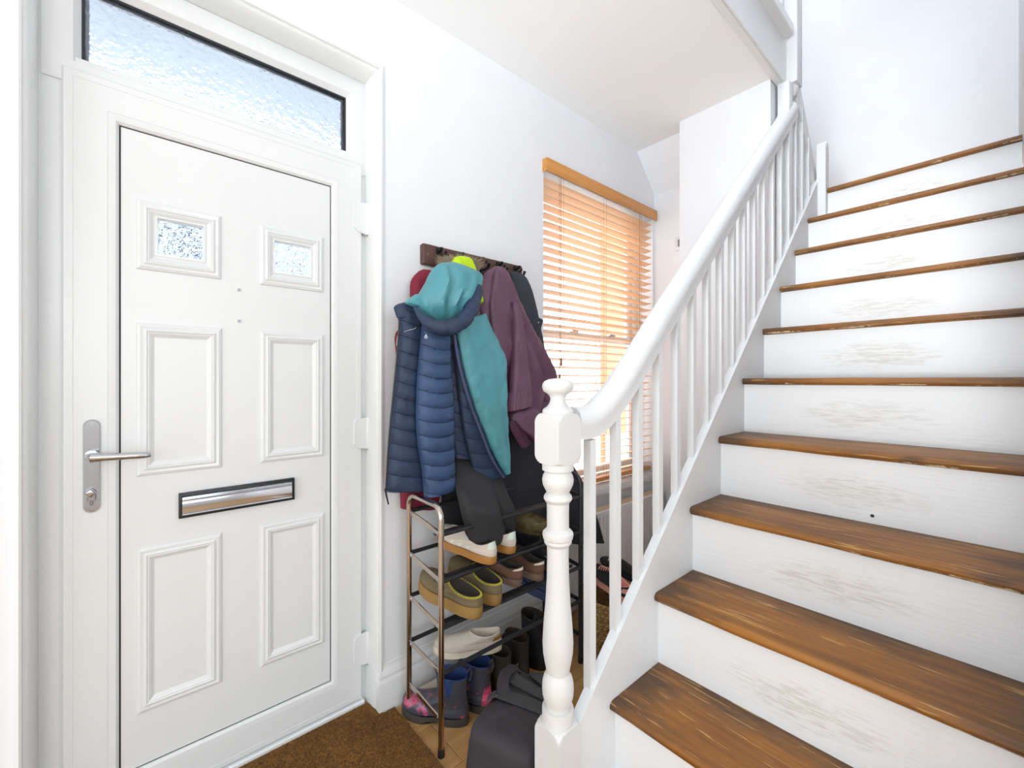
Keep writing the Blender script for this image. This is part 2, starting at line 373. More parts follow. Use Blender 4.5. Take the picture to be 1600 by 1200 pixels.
B().mitre(-.102, .572, 2.024, 2.218, [(0, 1.588), (.010, 1.588), (.010, 1.596), (0, 1.596)]).out('spacer_bar', 'steel', tl)
B().box((-.106, 1.580, 2.020), (.576, 1.586, 2.222)).out('pane', 'obscure', tl)
sash = B().mitre(-.140, .624, .024, 1.983, [(0, 1.562), (0, 1.549), (.004, 1.545), (.020, 1.5445), (.021, 1.5455), (.022, 1.545), (.084, 1.545), (.0845, 1.546), (.085, 1.545), (.088, 1.5452), (.100, 1.549), (.106, 1.556), (.107, 1.566)]).out('door_sash', 'upvc', door, auto=25)
B().mitre(-.0325, .5165, .1315, 1.8755, [(-.004, 1.5655), (-.0005, 1.5595), (.0024, 1.5595), (.0030, 1.575)]).out('gasket', 'gasket', door)
leaf = B()
PAN = [(0, .195, 1.497, 1.690), (.296, .492, 1.497, 1.690), (0, .197, .928, 1.351), (.297, .494, .928, 1.351), (0, .197, .277, .732), (.297, .495, .277, .732)]
holes = [(.045, .152, 1.545, 1.648), (.339, .451, 1.545, 1.648)]
xs = [-.0300, .045, .152, .339, .451, .5140]; zs = [.1340, 1.545, 1.648, 1.8730]
for i in range(5):
    for j in range(3):
        if j == 1 and i in (1, 3): continue
        leaf.box((xs[i], 1.558, zs[j]), (xs[i+1], 1.585, zs[j+1]))
lf = leaf.out('door_leaf', 'upvc', door, smooth=False)
prof = [(0, 1.559), (.002, 1.554), (.009, 1.5505), (.016, 1.5525), (.018, 1.5500), (.022, 1.5485), (.025, 1.5515), (.027, 1.5505), (.031, 1.5525), (.034, 1.5555), (.038, 1.5575), (.042, 1.559)]
for k, (a, b, c, d) in enumerate(PAN):
    pf = B().mitre(a, b, c, d, prof).out('panel_moulding', 'upvc', door, auto=25)
    if k < 2:
        h = holes[k]
        B().mitre(h[0]-.005, h[1]+.005, h[2]-.005, h[3]+.005, [(0, 1.5585), (.001, 1.5555), (.005, 1.555), (.008, 1.560), (.008, 1.575)]).out('glazing_bead', 'upvc', pf)
        B().box((h[0]-.004, 1.567, h[2]-.004), (h[1]+.004, 1.572, h[3]+.004)).out('pane', 'patterned', pf)
for z in (1.473, 1.376):
    B().lathe([(.0045, 1.5545), (.0045, 1.5585)], (.241, 0, z), 10, 'y').out('screw', 'steel', door)
# handle
hd = B()
def capsule(x0, x1, z0, z1, y0, y1, n=10):
    r = (x1-x0)/2; cx = (x0+x1)/2; pts = []
    for k in range(n+1): a = PI*k/n; pts.append((cx+r*math.cos(a), z1-r+r*math.sin(a)))
    for k in range(n+1): a = PI+PI*k/n; pts.append((cx+r*math.cos(a), z0+r+r*math.sin(a)))
    ins = [(cx+(p[0]-cx)*.84, (z0+z1)/2+(p[1]-(z0+z1)/2)*.975) for p in pts]; m = len(pts)
    V = [(p[0], y0, p[1]) for p in pts]+[(p[0], (y0+y1)/2, p[1]) for p in pts]+[(p[0], y1, p[1]) for p in ins]
    Fc = [(i, (i+1) % m, m+(i+1) % m, m+i) for i in range(m)]+[(m+i, m+(i+1) % m, 2*m+(i+1) % m, 2*m+i) for i in range(m)]+[tuple(range(2*m, 3*m))]
    return V, Fc
hand = thing('door_handle', None, None, (-.085, 1.545, .97)); hand.parent = door; hand.location = Vector((-.085, 1.545, .97))-OFF[door]
B().add(*capsule(-.1015, -.0685, .852, 1.092, 1.546, 1.537)).out('backplate', 'chrome', hand, auto=50)
lv = B().tube([(-.085, 1.538, .999), (-.085, 1.520, .999), (-.083, 1.505, .999)], [.014, .012, .011], 14)
pts = [(-.085+.115*t, 1.500-.003*math.sin(t*PI), .999-.006*t) for t in [i/10 for i in range(11)]]
lv.tube(pts, [.0125, .0115, .0105, .010, .0095, .0092, .009, .009, .009, .0085, .006], 14)
lv.out('lever', 'chrome', hand, auto=60)
k = B().add(*capsule(-.0935, -.0765, .880, .912, 1.538, 1.534)); k.box((-.0885, 1.533, .872), (-.0815, 1.538, .886), .002)
k.out('key_cylinder', 'steel', hand)
r45 = Matrix.Rotation(math.radians(50), 3, 'Y')
B().box((-.0965, 1.522, .897), (-.0775, 1.535, .915), .005, 3, r45).out('thumb_turn', 'chrome', hand)
for z in (1.080, .862): B().lathe([(.004, 1.5355), (.004, 1.5375)], (-.085, 0, z), 12, 'y').out('screw', 'steel', hand)
# letter plate
lp = B().mitre(.092, .396, .797, .868, [(0, 1.558), (0, 1.545), (.003, 1.543), (.008, 1.543), (.0085, 1.550), (.0085, 1.556)]).out('letter_plate', 'blackplastic', door)
V = []; Fc = []; prf = [(.858, 1.5455), (.8565, 1.5430), (.8545, 1.5450), (.8525, 1.5430), (.8505, 1.5450), (.8485, 1.5430), (.8465, 1.5445), (.844, 1.5430)]
prf += [(.843-.033*t/8, 1.5445-.0015*math.sin(PI*t/8)) for t in range(9)]+[(.8085, 1.5415), (.8065, 1.5405), (.8045, 1.5425), (.803, 1.548)]
for x in (.100, .388):
    for z, yy in prf: V.append((x, yy, z))
n = len(prf); Fc = [(i, i+1, n+i+1, n+i) for i in range(n-1)]+[tuple(range(n)), tuple(range(n, 2*n))]
mesh('flap', V, Fc, 'chrome', lp, auto=25)
# hinges
for zc in (1.785, .998, .208):
    hg = B()
    hp = [(.594, -.040), (.594, .040), (.600, .052), (.640, .058), (.640, -.058), (.606, -.052)]
    hg.prism([(x, zc+z) for x, z in hp], 'y', 1.536, 1.546)
    h = hg.out('hinge', 'upvc', door, smooth=False)
    B().lathe([(.0075, zc-.058), (.009, zc-.055), (.009, zc+.055), (.0075, zc+.058)], (.644, 1.538, 0), 14).out('hinge_knuckle', 'upvc', h)
    B().lathe([(.006, zc-.062), (.006, zc-.058)], (.644, 1.538, 0), 10).out('pin_cap', 'steel', h)

# ------------------------------------------------------------------ window behind the blind
win = thing('window_1', 'white plastic sash window behind the wooden blind', None, (2.0, 1.58, .60), kind='structure')
B().mitre(WX0, WX1, WZ0, WZ1, [(0, 1.63), (0, 1.575), (.035, 1.575), (.04, 1.585), (.04, 1.63)]).out('window_frame', 'upvc', win)
for (z0, z1, yy) in ((1.42, WZ1-.04, 1.600), (WZ0+.04, 1.46, 1.582)):
    s = B().mitre(WX0+.04, WX1-.04, z0, z1, [(0, yy+.03), (0, yy), (.034, yy), (.042, yy+.01), (.042, yy+.03)]).out('window_sash', 'upvc', win)
    B().box((WX0+.08, yy+.012, z0+.04), (WX1-.08, yy+.016, z1-.04)).out('pane', 'clear', s, smooth=False)
for x in (1.85, 2.2):
    B().box((x-.03, 1.566, 1.458), (x+.03, 1.590, 1.470), .004).tube([(x-.02, 1.57, 1.474), (x+.03, 1.566, 1.476)], .005, 8).out('sash_latch', 'chrome', win)
B().box((WX0-.02, 1.43, .562), (XB-.004, 1.60, .607), .006, 2).out('window_sill', 'gloss', win)
struct(win) 

# ------------------------------------------------------------------ staircase
ST0, GO, RI = .8777, .2048, .2
st = thing('staircase', 'white painted straight staircase with worn bare pine treads', 'staircase', (.878, .30, 0))
YR = -.060
def tread_profile(dep, th=.024):
    p = [(dep, 0)]
    for k in range(7): a = PI/2+PI*k/6; p.append((th/2+th/2*math.cos(a), -th/2+th/2*math.sin(a)))
    p.append((dep, -th)); return p
def tread(x, z, ya, yb, dep, jit):
    ny = 26; V = []; Fc = []; pr = tread_profile(dep); n = len(pr)
    for j in range(ny+1):
        yy = ya+(yb-ya)*j/ny
        for i, (px_, pz) in enumerate(pr):
            wob = noise.noise(Vector((yy*7, jit*3.1, i*.4)))*.0022 if 0 < i < n-1 else 0
            V.append((px_+wob, yy, pz+wob*.6))
    for j in range(ny):
        for i in range(n): Fc.append((j*n+i, j*n+(i+1) % n, (j+1)*n+(i+1) % n, (j+1)*n+i))
    Fc += [tuple(range(n)), tuple(range(ny*n, ny*n+n))]
    me = bpy.data.meshes.new('tread'); me.from_pydata(V, [], Fc)
    bm = bmesh.new(); bm.from_mesh(me); bmesh.ops.recalc_face_normals(bm, faces=bm.faces); bm.to_mesh(me); bm.free()
    o = link('tread', me, 'tread', st, True, 50); o.location = Vector((x, .29, z))-OFF[st]; return o
for k in range(-1, 10):
    x = ST0+GO*k; z = .4+RI*k
    tread(x, z, YR-.29, YS-.29-.001, GO+.028 if k < 9 else .08, k)
    V = [(x+.020, YR, z-RI), (x+.020, YS, z-RI), (x+.020, YS, z-.022), (x+.020, YR, z-.022)]
    r = B().box((0, YR-.29, .0), (.012, YS-.29, RI-.023)).out('riser', 'riser', None, smooth=False)
    r.parent = st; r.location = Vector((x+.022, .29, z-RI))-OFF[st]
# closed string, its top edge pitched like the flight
def zt(x): return .541+(x-.906)*.945
sx0, sx1 = .742, 2.74
sp = [(sx0, 0), (sx0, zt(sx0)), (sx1, zt(sx1)), (sx1, 1.95), (2.3, 1.45), (1.0, .15), (1.0, 0)]
B().prism(sp, 'y', YS, .662).out('stair_string', 'stairpaint', st, smooth=False)
B().prism([(1.0, .0), (1.0, .15), (2.215, 1.38), (2.215, 0)], 'y', .640, .660).out('spandrel_panel', 'stairpaint', st, smooth=False)
# newel: square blocks and turned work
NX, NY = .726, .668; kz = .001472
def zz(py): return H-(py-CY)*kz
nb = B(); s2 = .0374
def sqblock(z0, z1, ch_top, ch_bot):
    def ring(z, r): return [(NX+sx*r, NY+sy*r, z) for sx, sy in ((-1, -1), (1, -1), (1, 1), (-1, 1))]
    nb.box((NX-s2, NY-s2, z0), (NX+s2, NY+s2, z1), .0035, 2)
def lamb(z0, z1, top=True, bot=True):   # square block whose corners are turned away to a round shoulder
    V = []; Fc = []; n = 64; lev = []
    cut = [(0, .0355), (.0008, .0390), (.002, .0428), (.005, .0466), (.010, .0502), (.015, .0520), (.020, .0545)]
    lev += [(z0+dz, r) for dz, r in cut] if bot else [(z0, .0545)]
    lev += [(z1-dz, r) for dz, r in cut[::-1]] if top else [(z1, .0545)]
    for z, R in lev:
        for k in range(n):
            a = 2*PI*k/n+PI/4; cs, sn = math.cos(a), math.sin(a)
            rr = min(s2/max(abs(cs), abs(sn)), R, .0545)
            V.append((NX+cs*rr, NY+sn*rr, z))
    m = len(lev)
    for i in range(m-1):
        for k in range(n): Fc.append((i*n+k, i*n+(k+1) % n, (i+1)*n+(k+1) % n, (i+1)*n+k))
    Fc += [tuple(range(n))[::-1], tuple(range((m-1)*n, m*n))]
    nb.add(V, Fc)
lamb(zz(723), zz(645)); lamb(0, zz(1122), top=True, bot=False)
px = kz
nb.lathe([(r*px, zz(y)) for r, y in ((24.5, 722), (24.5, 733), (21, 735), (20.5, 737), (23, 741), (24.6, 748), (23.5, 756), (20, 763), (18, 767), (17.5, 769), (20, 771), (22, 775), (22, 778), (19.5, 782), (17.5, 784), (17.2, 800), (17.2, 824), (20, 826), (23.5, 830), (24, 834), (23, 839), (21, 841), (21.5, 845), (19, 849), (17, 851), (16.8, 870), (17.5, 905), (19.5, 940), (22.3, 970), (24, 1000), (23, 1018), (20, 1034), (17.7, 1046), (19.5, 1050), (22, 1054), (24, 1062), (24.6, 1072), (23.8, 1082), (21, 1092), (18, 1098), (18, 1100), (24.3, 1101), (24.6, 1104), (24.6, 1130))], (NX, NY, 0), 36)
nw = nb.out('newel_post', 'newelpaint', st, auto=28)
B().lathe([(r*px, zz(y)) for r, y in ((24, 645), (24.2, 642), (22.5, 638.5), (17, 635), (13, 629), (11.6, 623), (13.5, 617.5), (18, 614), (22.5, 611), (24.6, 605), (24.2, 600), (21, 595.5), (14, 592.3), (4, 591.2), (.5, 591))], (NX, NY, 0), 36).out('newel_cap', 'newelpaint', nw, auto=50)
# handrail: eased at the foot, then straight to the upper newel
RY = .668
path = [(.770, 1.090), (.800, 1.088), (.840, 1.092), (.880, 1.110), (.920, 1.136), (.965, 1.172), (1.02, 1.222), (1.10, 1.298), (1.25, 1.440), (2.375, 2.490)]
# subdivide smoothly
def catmull(P, n):
    out = []; P = [Vector(p) for p in P]
    for i in range(len(P)-1):
        a, b, c, d = P[max(i-1, 0)], P[i], P[i+1], P[min(i+2, len(P)-1)]
        for k in range(n):
            t = k/n; out.append(.5*((2*b)+(c-a)*t+(2*a-5*b+4*c-d)*t*t+(3*b-a-3*c+d)*t**3))
    out.append(P[-1]); return out
pp = catmull([(x, z, 0) for x, z in path], 4)
prof = [(-.027, -.034), (-.027, -.014), (-.032, -.002), (-.032, .012), (-.027, .028), (-.015, .038), (0, .041), (.015, .038), (.027, .028), (.032, .012), (.032, -.002), (.027, -.014), (.027, -.034)]
V = []; Fc = []; n = len(prof)
for i, p in enumerate(pp):
    t = (pp[min(i+1, len(pp)-1)]-pp[max(i-1, 0)]).normalized(); nx, nz = -t.y, t.x
    for o, hgt in prof: V.append((p.x+nx*hgt, RY+o, p.y+nz*hgt))
for i in range(len(pp)-1):
    for k in range(n): Fc.append((i*n+k, i*n+(k+1) % n, (i+1)*n+(k+1) % n, (i+1)*n+k))
Fc += [tuple(range(n)), tuple(range((len(pp)-1)*n, len(pp)*n))]
mesh('handrail', V, Fc, 'stairpaint', st, auto=40)
def rail_z(x):
    for i in range(len(pp)-1):
        if pp[i].x <= x <= pp[i+1].x: return pp[i].y+(pp[i+1].y-pp[i].y)*(x-pp[i].x)/(pp[i+1].x-pp[i].x)
    return pp[-1].y
x = .825; hb = .0105
while x < 2.66:
    zb = zt(x); ztop = rail_z(x)-.046
    if 2.26 < x < 2.345: x += .104; continue
    if x > 2.44: ztop = 2.62-(x-2.41)*1.1
    if ztop > zb+.05:
        V = []
        for sx in (-hb, hb):
            za = zt(x+sx)-.004; zb2 = (rail_z(x+sx)-.040) if x < 2.42 else ztop-(sx*1.1)
            for sy in (-hb, hb): V += [(x+sx, .655+sy, za), (x+sx, .655+sy, zb2)]
        mesh('baluster', V, [(0, 1, 3, 2), (4, 5, 7, 6), (0, 1, 5, 4), (2, 3, 7, 6), (1, 3, 7, 5), (0, 2, 6, 4)], 'stairpaint', st, smooth=False)
    x += .104
# upper newel, raking brace, little end post
B().box((2.275, .645, 1.80), (2.329, .694, 2.586), .003, 2).out('upper_newel_post', 'stairpaint', st)
b = B().box((2.330, .628, 2.60), (2.410, .708, 3.9), .004, 2); b.lathe([(.004, 2.545), (.020, 2.550), (.031, 2.568), (.036, 2.590), (.030, 2.602)], (2.370, .668, 0), 20)
b.out('landing_newel_post', 'stairpaint', st)
B().prism([(2.402, 2.70), (2.402, 2.55), (2.800, 2.135), (2.845, 2.16)], 'y', .648, .690).out('raking_rail', 'stairpaint', st, smooth=False)
B().prism([(2.70, 2.05), (2.76, 2.05), (2.76, 2.42), (2.735, 2.45), (2.715, 2.41), (2.70, 2.43)], 'y', .600, .640).out('end_post', 'stairpaint', st, smooth=False)
# edge of the stairwell opening
struct(B().box((.35, .672, 2.585), (2.34, .700, 2.84)).box((.35, .664, 2.585), (2.34, .676, 2.606), .003).out('trim_2', 'gloss', smooth=False), 'white fascia board along the edge of the stairwell opening')
nsg = struct(B().box((.35, .632, 2.80), (2.300, .694, 2.845), .004).out('trim_3', 'gloss', smooth=False), 'white landing nosing above the stairwell fascia')
for i in range(12):
    B().box((.55+i*.15, .652, 2.845), (.58+i*.15, .682, 3.65)).out('baluster', 'stairpaint', nsg, smooth=False)
B().box((.35, .635, 3.65), (2.33, .70, 3.71), .01).out('landing_handrail', 'stairpaint', nsg)

# ------------------------------------------------------------------ outside
struct(B().box((-9, 1.64, -.3), (14, 14, -.2)).out('ground', 'pave', smooth=False), 'pale paving outside the house')
c = thing('porch_canopy', 'grey open porch sheltering the outside of the front door', 'canopy', (.23, 2.0, -.2))
B().box((-.6, 1.64, 2.36), (1.1, 2.20, 2.44)).out('soffit_board', 'porchgrey', c, smooth=False)
B().box((-.62, 1.64, 2.44), (1.12, 2.24, 2.50)).out('roof_slab', 'coping', c, smooth=False)
for x0, x1 in ((-.6, -.5), (1.0, 1.1)): B().box((x0, 1.64, -.2), (x1, 2.16, 2.36)).out('cheek_wall', 'porchgrey', c, smooth=False)
hs = thing('house', 'grey house across the street blurred by the door glass', 'house', (-1, 9, -.2))
B().box((-6, 9, -.2), (5.6, 9.3, 4.6)).out('wall', 'housegrey', hs, smooth=False)
for x in (-4.5, -2.2, .3, 2.6):
    for z in (.6, 2.8):
        wf = B().box((x, 8.93, z), (x+1.1, 9.02, z+1.4)).out('window', 'upvc', hs, smooth=False)
        B().box((x+.08, 8.91, z+.08), (x+1.02, 8.94, z+1.32)).out('pane', 'blackplastic', wf, smooth=False)
hb2 = thing('house', 'terracotta house wall seen between the slats at the right of the window', 'house', (5.8, 4, -.2))
B().box((5.45, 4.0, -.2), (6.22, 4.12, 4.6)).out('wall', 'brick', hb2, smooth=False)
B().box((5.40, 3.97, 4.6), (6.27, 4.15, 4.7)).out('coping_stone', 'coping', hb2, smooth=False)
B().box((5.43, 3.96, -.2), (6.24, 4.0, .35)).out('plinth', 'coping', hb2, smooth=False)

# ------------------------------------------------------------------ wooden venetian blind
bl = thing('venetian_blind', 'honey coloured wooden venetian blind hanging over the hall window', 'blind', (1.99, 1.49, .62))
B().box((1.488, 1.440, 2.205), (2.496, 1.449, 2.268), .003, 2).out('valance', 'valance', bl)
B().box((1.488, 1.449, 2.205), (1.494, 1.500, 2.268), .001).out('valance_return', 'valance', bl)
B().box((1.497, 1.470, 2.215), (2.488, 1.525, 2.262), .002).out('headrail', 'upvc', bl)
tilt = math.radians(9); sm = None; NS = 37; pitch = .0420
for i in range(NS):
    z = .668+i*pitch
    if i == 0 or sm is None:
        o = B().box((-.488, -.025, -.00145), (.488, .025, .00145), .0012, 1, Matrix.Rotation(-tilt, 3, 'X')).out('slat', 'slat', None, smooth=False); sm = o
    else: o = dupmesh(sm)
    o.parent = bl; o.location = Vector((1.991, 1.497, z))-OFF[bl]
    o.rotation_euler = (math.radians(rnd.uniform(-1.2, 1.2)), 0, 0)
B().box((1.503, 1.474, .622), (2.479, 1.520, .642), .004, 2).out('bottom_rail', 'valance', bl)
zt2 = 2.215
for x in (1.63, 1.99, 2.35):
    ld = B()
    for dx in (-.012, .012):
        for yy in (1.4705, 1.5235): ld.tube([(x+dx, yy, .632), (x+dx, yy, zt2)], .0007, 4)
    for i in range(NS): ld.tube([(x-.012, 1.4705, .668+i*pitch+.003), (x+.012, 1.5235, .668+i*pitch-.006)], .0006, 4)
    ld.out('ladder_cord', 'cord', bl)
for x, zb in ((1.600, 1.22), (1.612, 1.30), (2.33, 1.35)):
    pc = B().tube([(x, 1.462, zt2), (x+.001, 1.462, zb)], .0011, 5).out('pull_cord', 'cord', bl)
    B().lathe([(.003, zb+.004), (.005, zb-.006), (.0075, zb-.030), (.0075, zb-.036), (.003, zb-.038)], (x+.001, 1.462, 0), 12).out('tassel', 'cord', pc)

# ------------------------------------------------------------------ radiator under the window
rad = thing('radiator', 'white panel radiator under the window behind the stair balusters', 'radiator', (2.08, 1.41, .09))
RX0, RX1, RY0, RY1, RZ0, RZ1 = 1.55, 2.455, 1.372, 1.440, .10, .505
V = []; Fc = []; xs = []
x = RX0+.018
prof = [(RX0, .0), (RX0+.012, 0)]
while x < RX1-.03: prof += [(x, 0), (x+.004, .005), (x+.009, .005), (x+.013, 0)]; x += .0333
prof += [(RX1, 0)]
b = B(); n = len(prof)
for z, k in ((RZ0, 0), (RZ0+.028, 0), (RZ0+.036, 1), (RZ1-.036, 1), (RZ1-.028, 0), (RZ1-.004, 0), (RZ1, -1)):
    for xx, dd in prof: V.append((xx, RY0+(dd if k == 1 else (.004 if k < 0 else 0)), z))
for j in range(6):
    for i in range(n-1): Fc.append((j*n+i, j*n+i+1, (j+1)*n+i+1, (j+1)*n+i))
b.add(V, Fc).box((RX0, RY0+.012, RZ0), (RX1, RY0+.022, RZ1-.004))
b.out('front_panel', 'gloss', rad, auto=25)
B().box((RX0, RY1-.012, RZ0), (RX1, RY1, RZ1), .003).out('back_panel', 'gloss', rad)
B().box((RX0+.01, RY0+.022, RZ0+.03), (RX1-.01, RY1-.013, RZ1-.02)).out('convector', 'steel', rad, smooth=False)
gr = B().box((RX0-.003, RY0+.006, RZ1-.006), (RX1+.003, RY1-.004, RZ1+.001), .001)
gr.out('top_grille', 'ledge', rad, smooth=False)
for x0, x1 in ((RX0-.004, RX0+.004), (RX1-.004, RX1+.004)): B().box((x0, RY0+.003, RZ0+.01), (x1, RY1-.003, RZ1), .002).out('side_panel', 'gloss', rad)
for x in (RX0+.12, RX1-.12): B().box((x-.02, RY1, .30), (x+.02, D, .36)).out('bracket', 'steel', rad, smooth=False)
v = B().tube([(RX1-.0, 1.405, .13), (RX1+.03, 1.405, .13), (RX1+.03, 1.405, 0)], .008, 10).out('pipe', 'gloss', rad)
# light switch on the far wall
sw = thing('light_switch', 'small white wall switch on the far wall above the handrail', 'switch', (XB, 1.285, 2.03))
B().box((XB-.010, 1.24, 1.985), (XB, 1.325, 2.070), .003, 2).out('face_plate', 'upvc', sw)
B().box((XB-.016, 1.262, 2.008), (XB-.010, 1.303, 2.050), .002).out('rocker', 'steel', sw)

# ------------------------------------------------------------------ coir doormat
mt = thing('doormat', 'brown coir doormat filling the floor in front of the door', 'doormat', (.3, 1.2, 0))
MX0, MX1, MY0, MY1 = -.18, .702, .75, 1.533
B().prism([(MX0, MY0), (MX1-.03, MY0), (MX1, MY0+.2), (MX1+.006, MY0+.4), (MX1+.002, 1.446), (DX1-.001, 1.446), (DX1-.026, 1.533), (MX0, 1.533)], 'z', .0005, .010).out('backing', 'coir', mt, smooth=False)
b = B(); r2 = random.Random(3)
def inside(x, y): return (y < 1.442 or x < .630) and x < MX1+r2.uniform(-.004, .008)
for i in range(16000):
    x = r2.uniform(.05, MX1+.006); y = r2.uniform(MY0+.1, MY1-.004)
    if not inside(x, y): continue
    a = r2.uniform(0, 2*PI); h = r2.uniform(.003, .007); w_ = .0016; tx, ty = r2.uniform(-.004, .004), r2.uniform(-.004, .004)
    dx, dy = math.cos(a)*w_, math.sin(a)*w_
    n0 = len(b.V); b.V += [Vector((x-dx, y-dy, .0095)), Vector((x+dx, y+dy, .0095)), Vector((x+tx, y+ty, .0105+h))]; b.F.append((n0, n0+1, n0+2))
pl = b.out('pile', 'coir', mt, smooth=False); pl['kind'] = 'stuff'

# ------------------------------------------------------------------ coat rack
cr = thing('coat_rack', 'dark stained wooden coat rack with black iron hooks fixed to the wall', 'coat rack', (1.07, D, 1.67))
B().box((.818, 1.443, 1.634), (1.332, D, 1.714), .007, 3).out('board', 'rackwood', cr)
HK = [.885, .985, 1.085, 1.185, 1.285]
for hx in HK:
    h = B().box((hx-.011, 1.436, 1.645), (hx+.011, 1.444, 1.705), .003, 2)
    h.tube([(hx, 1.438, 1.690), (hx-.008, 1.420, 1.687), (hx-.012, 1.402, 1.688), (hx-.014, 1.398, 1.696)], [.006, .0055, .005, .0065], 8)
    h.tube([(hx, 1.438, 1.662), (hx+.006, 1.418, 1.652), (hx+.010, 1.398, 1.658), (hx+.011, 1.390, 1.675)], [.006, .0055, .005, .007], 8)
    h.tube([(hx+.012, 1.436, 1.68), (hx+.022, 1.428, 1.684), (hx+.024, 1.424, 1.694)], [.004, .004, .005], 6)
    h.out('hook', 'iron', cr)
for sx in (.838, 1.312): B().lathe([(.004, 1.4415), (.004, 1.4435)], (sx, 0, 1.674), 10, 'y').out('screw', 'steel', cr)

# ------------------------------------------------------------------ cloth
def resample(P, n):
    C = catmull(P, 8); L = [0]
    for i in range(1, len(C)): L.append(L[-1]+(C[i]-C[i-1]).length)
    out = []; k = 0
    for j in range(n):
        t = L[-1]*j/(n-1)
        while k < len(L)-2 and L[k+1] < t: k += 1
        d = L[k+1]-L[k]; f = (t-L[k])/d if d > 1e-9 else 0
        out.append(C[k].lerp(C[k+1], min(max(f, 0), 1)))
    return out
def cloth(name, Lp, Rp, Y, depth, mat, parent, bands=0, q=.35, curve=.03, folds=(0, 3, 0), nu=30, nv=64, yr=None, back=.35, rib=0, wr=.0, ease=(0, 0), sq=.75):
    # Lp, Rp: left and right outline of the piece; Y, yr: distance of its two edges; depth: how far its front bulges
    fy = (lambda k, n, y: y(k/(n-1)) if callable(y) else y)
    L = resample([PY(*p, fy(i, len(Lp), Y)) for i, p in enumerate(Lp)], nv); R = resample([PY(*p, fy(i, len(Rp), yr or Y)) for i, p in enumerate(Rp)], nv)
    V = []; Fc = []; amp, fr, seed = folds
    for j in range(nv):
        v = j/(nv-1); dl = (R[j]-L[j])/2; c = (L[j]+R[j])/2; w = dl.length
        dep = depth(v) if callable(depth) else depth
        en = 1.0
        if v < ease[0]: en = math.sqrt(max(0, 1-(1-v/ease[0])**2))
        if 1-v < ease[1]: en *= math.sqrt(max(0, 1-(1-(1-v)/ease[1])**2))
        for i in range(nu):
            a = 2*PI*i/nu; ca, sa = math.cos(a), math.sin(a)
            ca2 = math.copysign(abs(ca)**sq, ca); sa2 = math.copysign(abs(sa)**sq, sa)
            d = dep*sa2 if sa > 0 else dep*back*sa2
            if sa > 0:
                if bands:
                    vv = v+curve*(ca2*ca2)-curve*.4*ca2; ph = abs(math.sin(PI*bands*vv)); d *= (1-q)+q*ph**.33
                if amp:
                    dr = noise.noise(Vector((v*1.3+seed, seed*3.1, 0)))*1.5
                    d += amp*w*6*(math.sin(fr*PI*(ca2+.15*math.sin(v*4+seed))+seed+dr)*.5)*sa2*min(1, .35+v)
                if rib: d += .0034*math.sin(rib*PI*ca2)*sa2
            p = c+dl*ca2*(.35+.65*en if en < 1 else 1)
            y = -d*en
            if wr:
                nz = noise.noise(Vector((p.x*34+p.z*8+seed, p.z*7, ca*2)))+.55*noise.noise(Vector((p.x*70-p.z*26, p.z*14+seed, sa*2)))
                y -= wr*nz*(1 if sa > -.2 else .3)
            V.append(Vector((p.x, p.y+y, p.z)))
    for j in range(nv-1):
        for i in range(nu): Fc.append((j*nu+i, j*nu+(i+1) % nu, (j+1)*nu+(i+1) % nu, (j+1)*nu+i))
    Fc += [tuple(range(nu))[::-1], tuple(range((nv-1)*nu, nv*nu))]
    o = mesh(name, V, Fc, mat, parent, True, 70)
    if bands:                                    # stitch lines, coloured dark to deepen the weak shade of the quilting grooves
        b = B()
        for k in range(1, bands+1):
            pts = []
            for i in range(1, nu//2):
                ca2 = math.copysign(abs(math.cos(2*PI*i/nu))**sq, math.cos(2*PI*i/nu)); f = (k/bands-curve*ca2*ca2+curve*.4*ca2)*(nv-1)
                if 0 < f < nv-1.001: j = int(f); pts.append(V[j*nu+i].lerp(V[(j+1)*nu+i], f-j)+Vector((0, -.0007, 0)))
            if len(pts) > 3: b.tube(pts, .0012, 4)
        st_ = b.out('stitching', 'stitch', o if parent and not parent.parent else parent); st_['kind'] = 'stuff'
    return o
def seam(name, pts, Y, r, mat, parent, n=6, flat=None):
    C = catmull([PY(*p, Y) if len(p) == 2 else PY(p[0], p[1], p[2]) for p in pts], 6)
    rr = r if not callable(r) else [r(i/(len(C)-1)) for i in range(len(C))]
    return B().tube(C, rr, n, True, flat).out(name, mat, parent, auto=60)

# dark red coat, farthest left, mostly covered
t = thing('coat', 'dark red coat behind the navy puffer jacket, showing at its left', 'coat', (.87, 1.42, 1.63), 'coats on the rack')
cloth('body', [(648, 426), (641, 445), (640, 500), (618, 520), (619, 560), (622, 650), (624, 740), (626, 794)], [(668, 418), (684, 440), (690, 520), (692, 600), (692, 680), (690, 740), (682, 790), (682, 794)], 1.425, .035, 'red', t, folds=(.01, 3, 1), wr=.004, ease=(.05, 0))
seam('piping', [(627, 512), (622, 524), (620, 540)], 1.385, .0022, 'white', t)
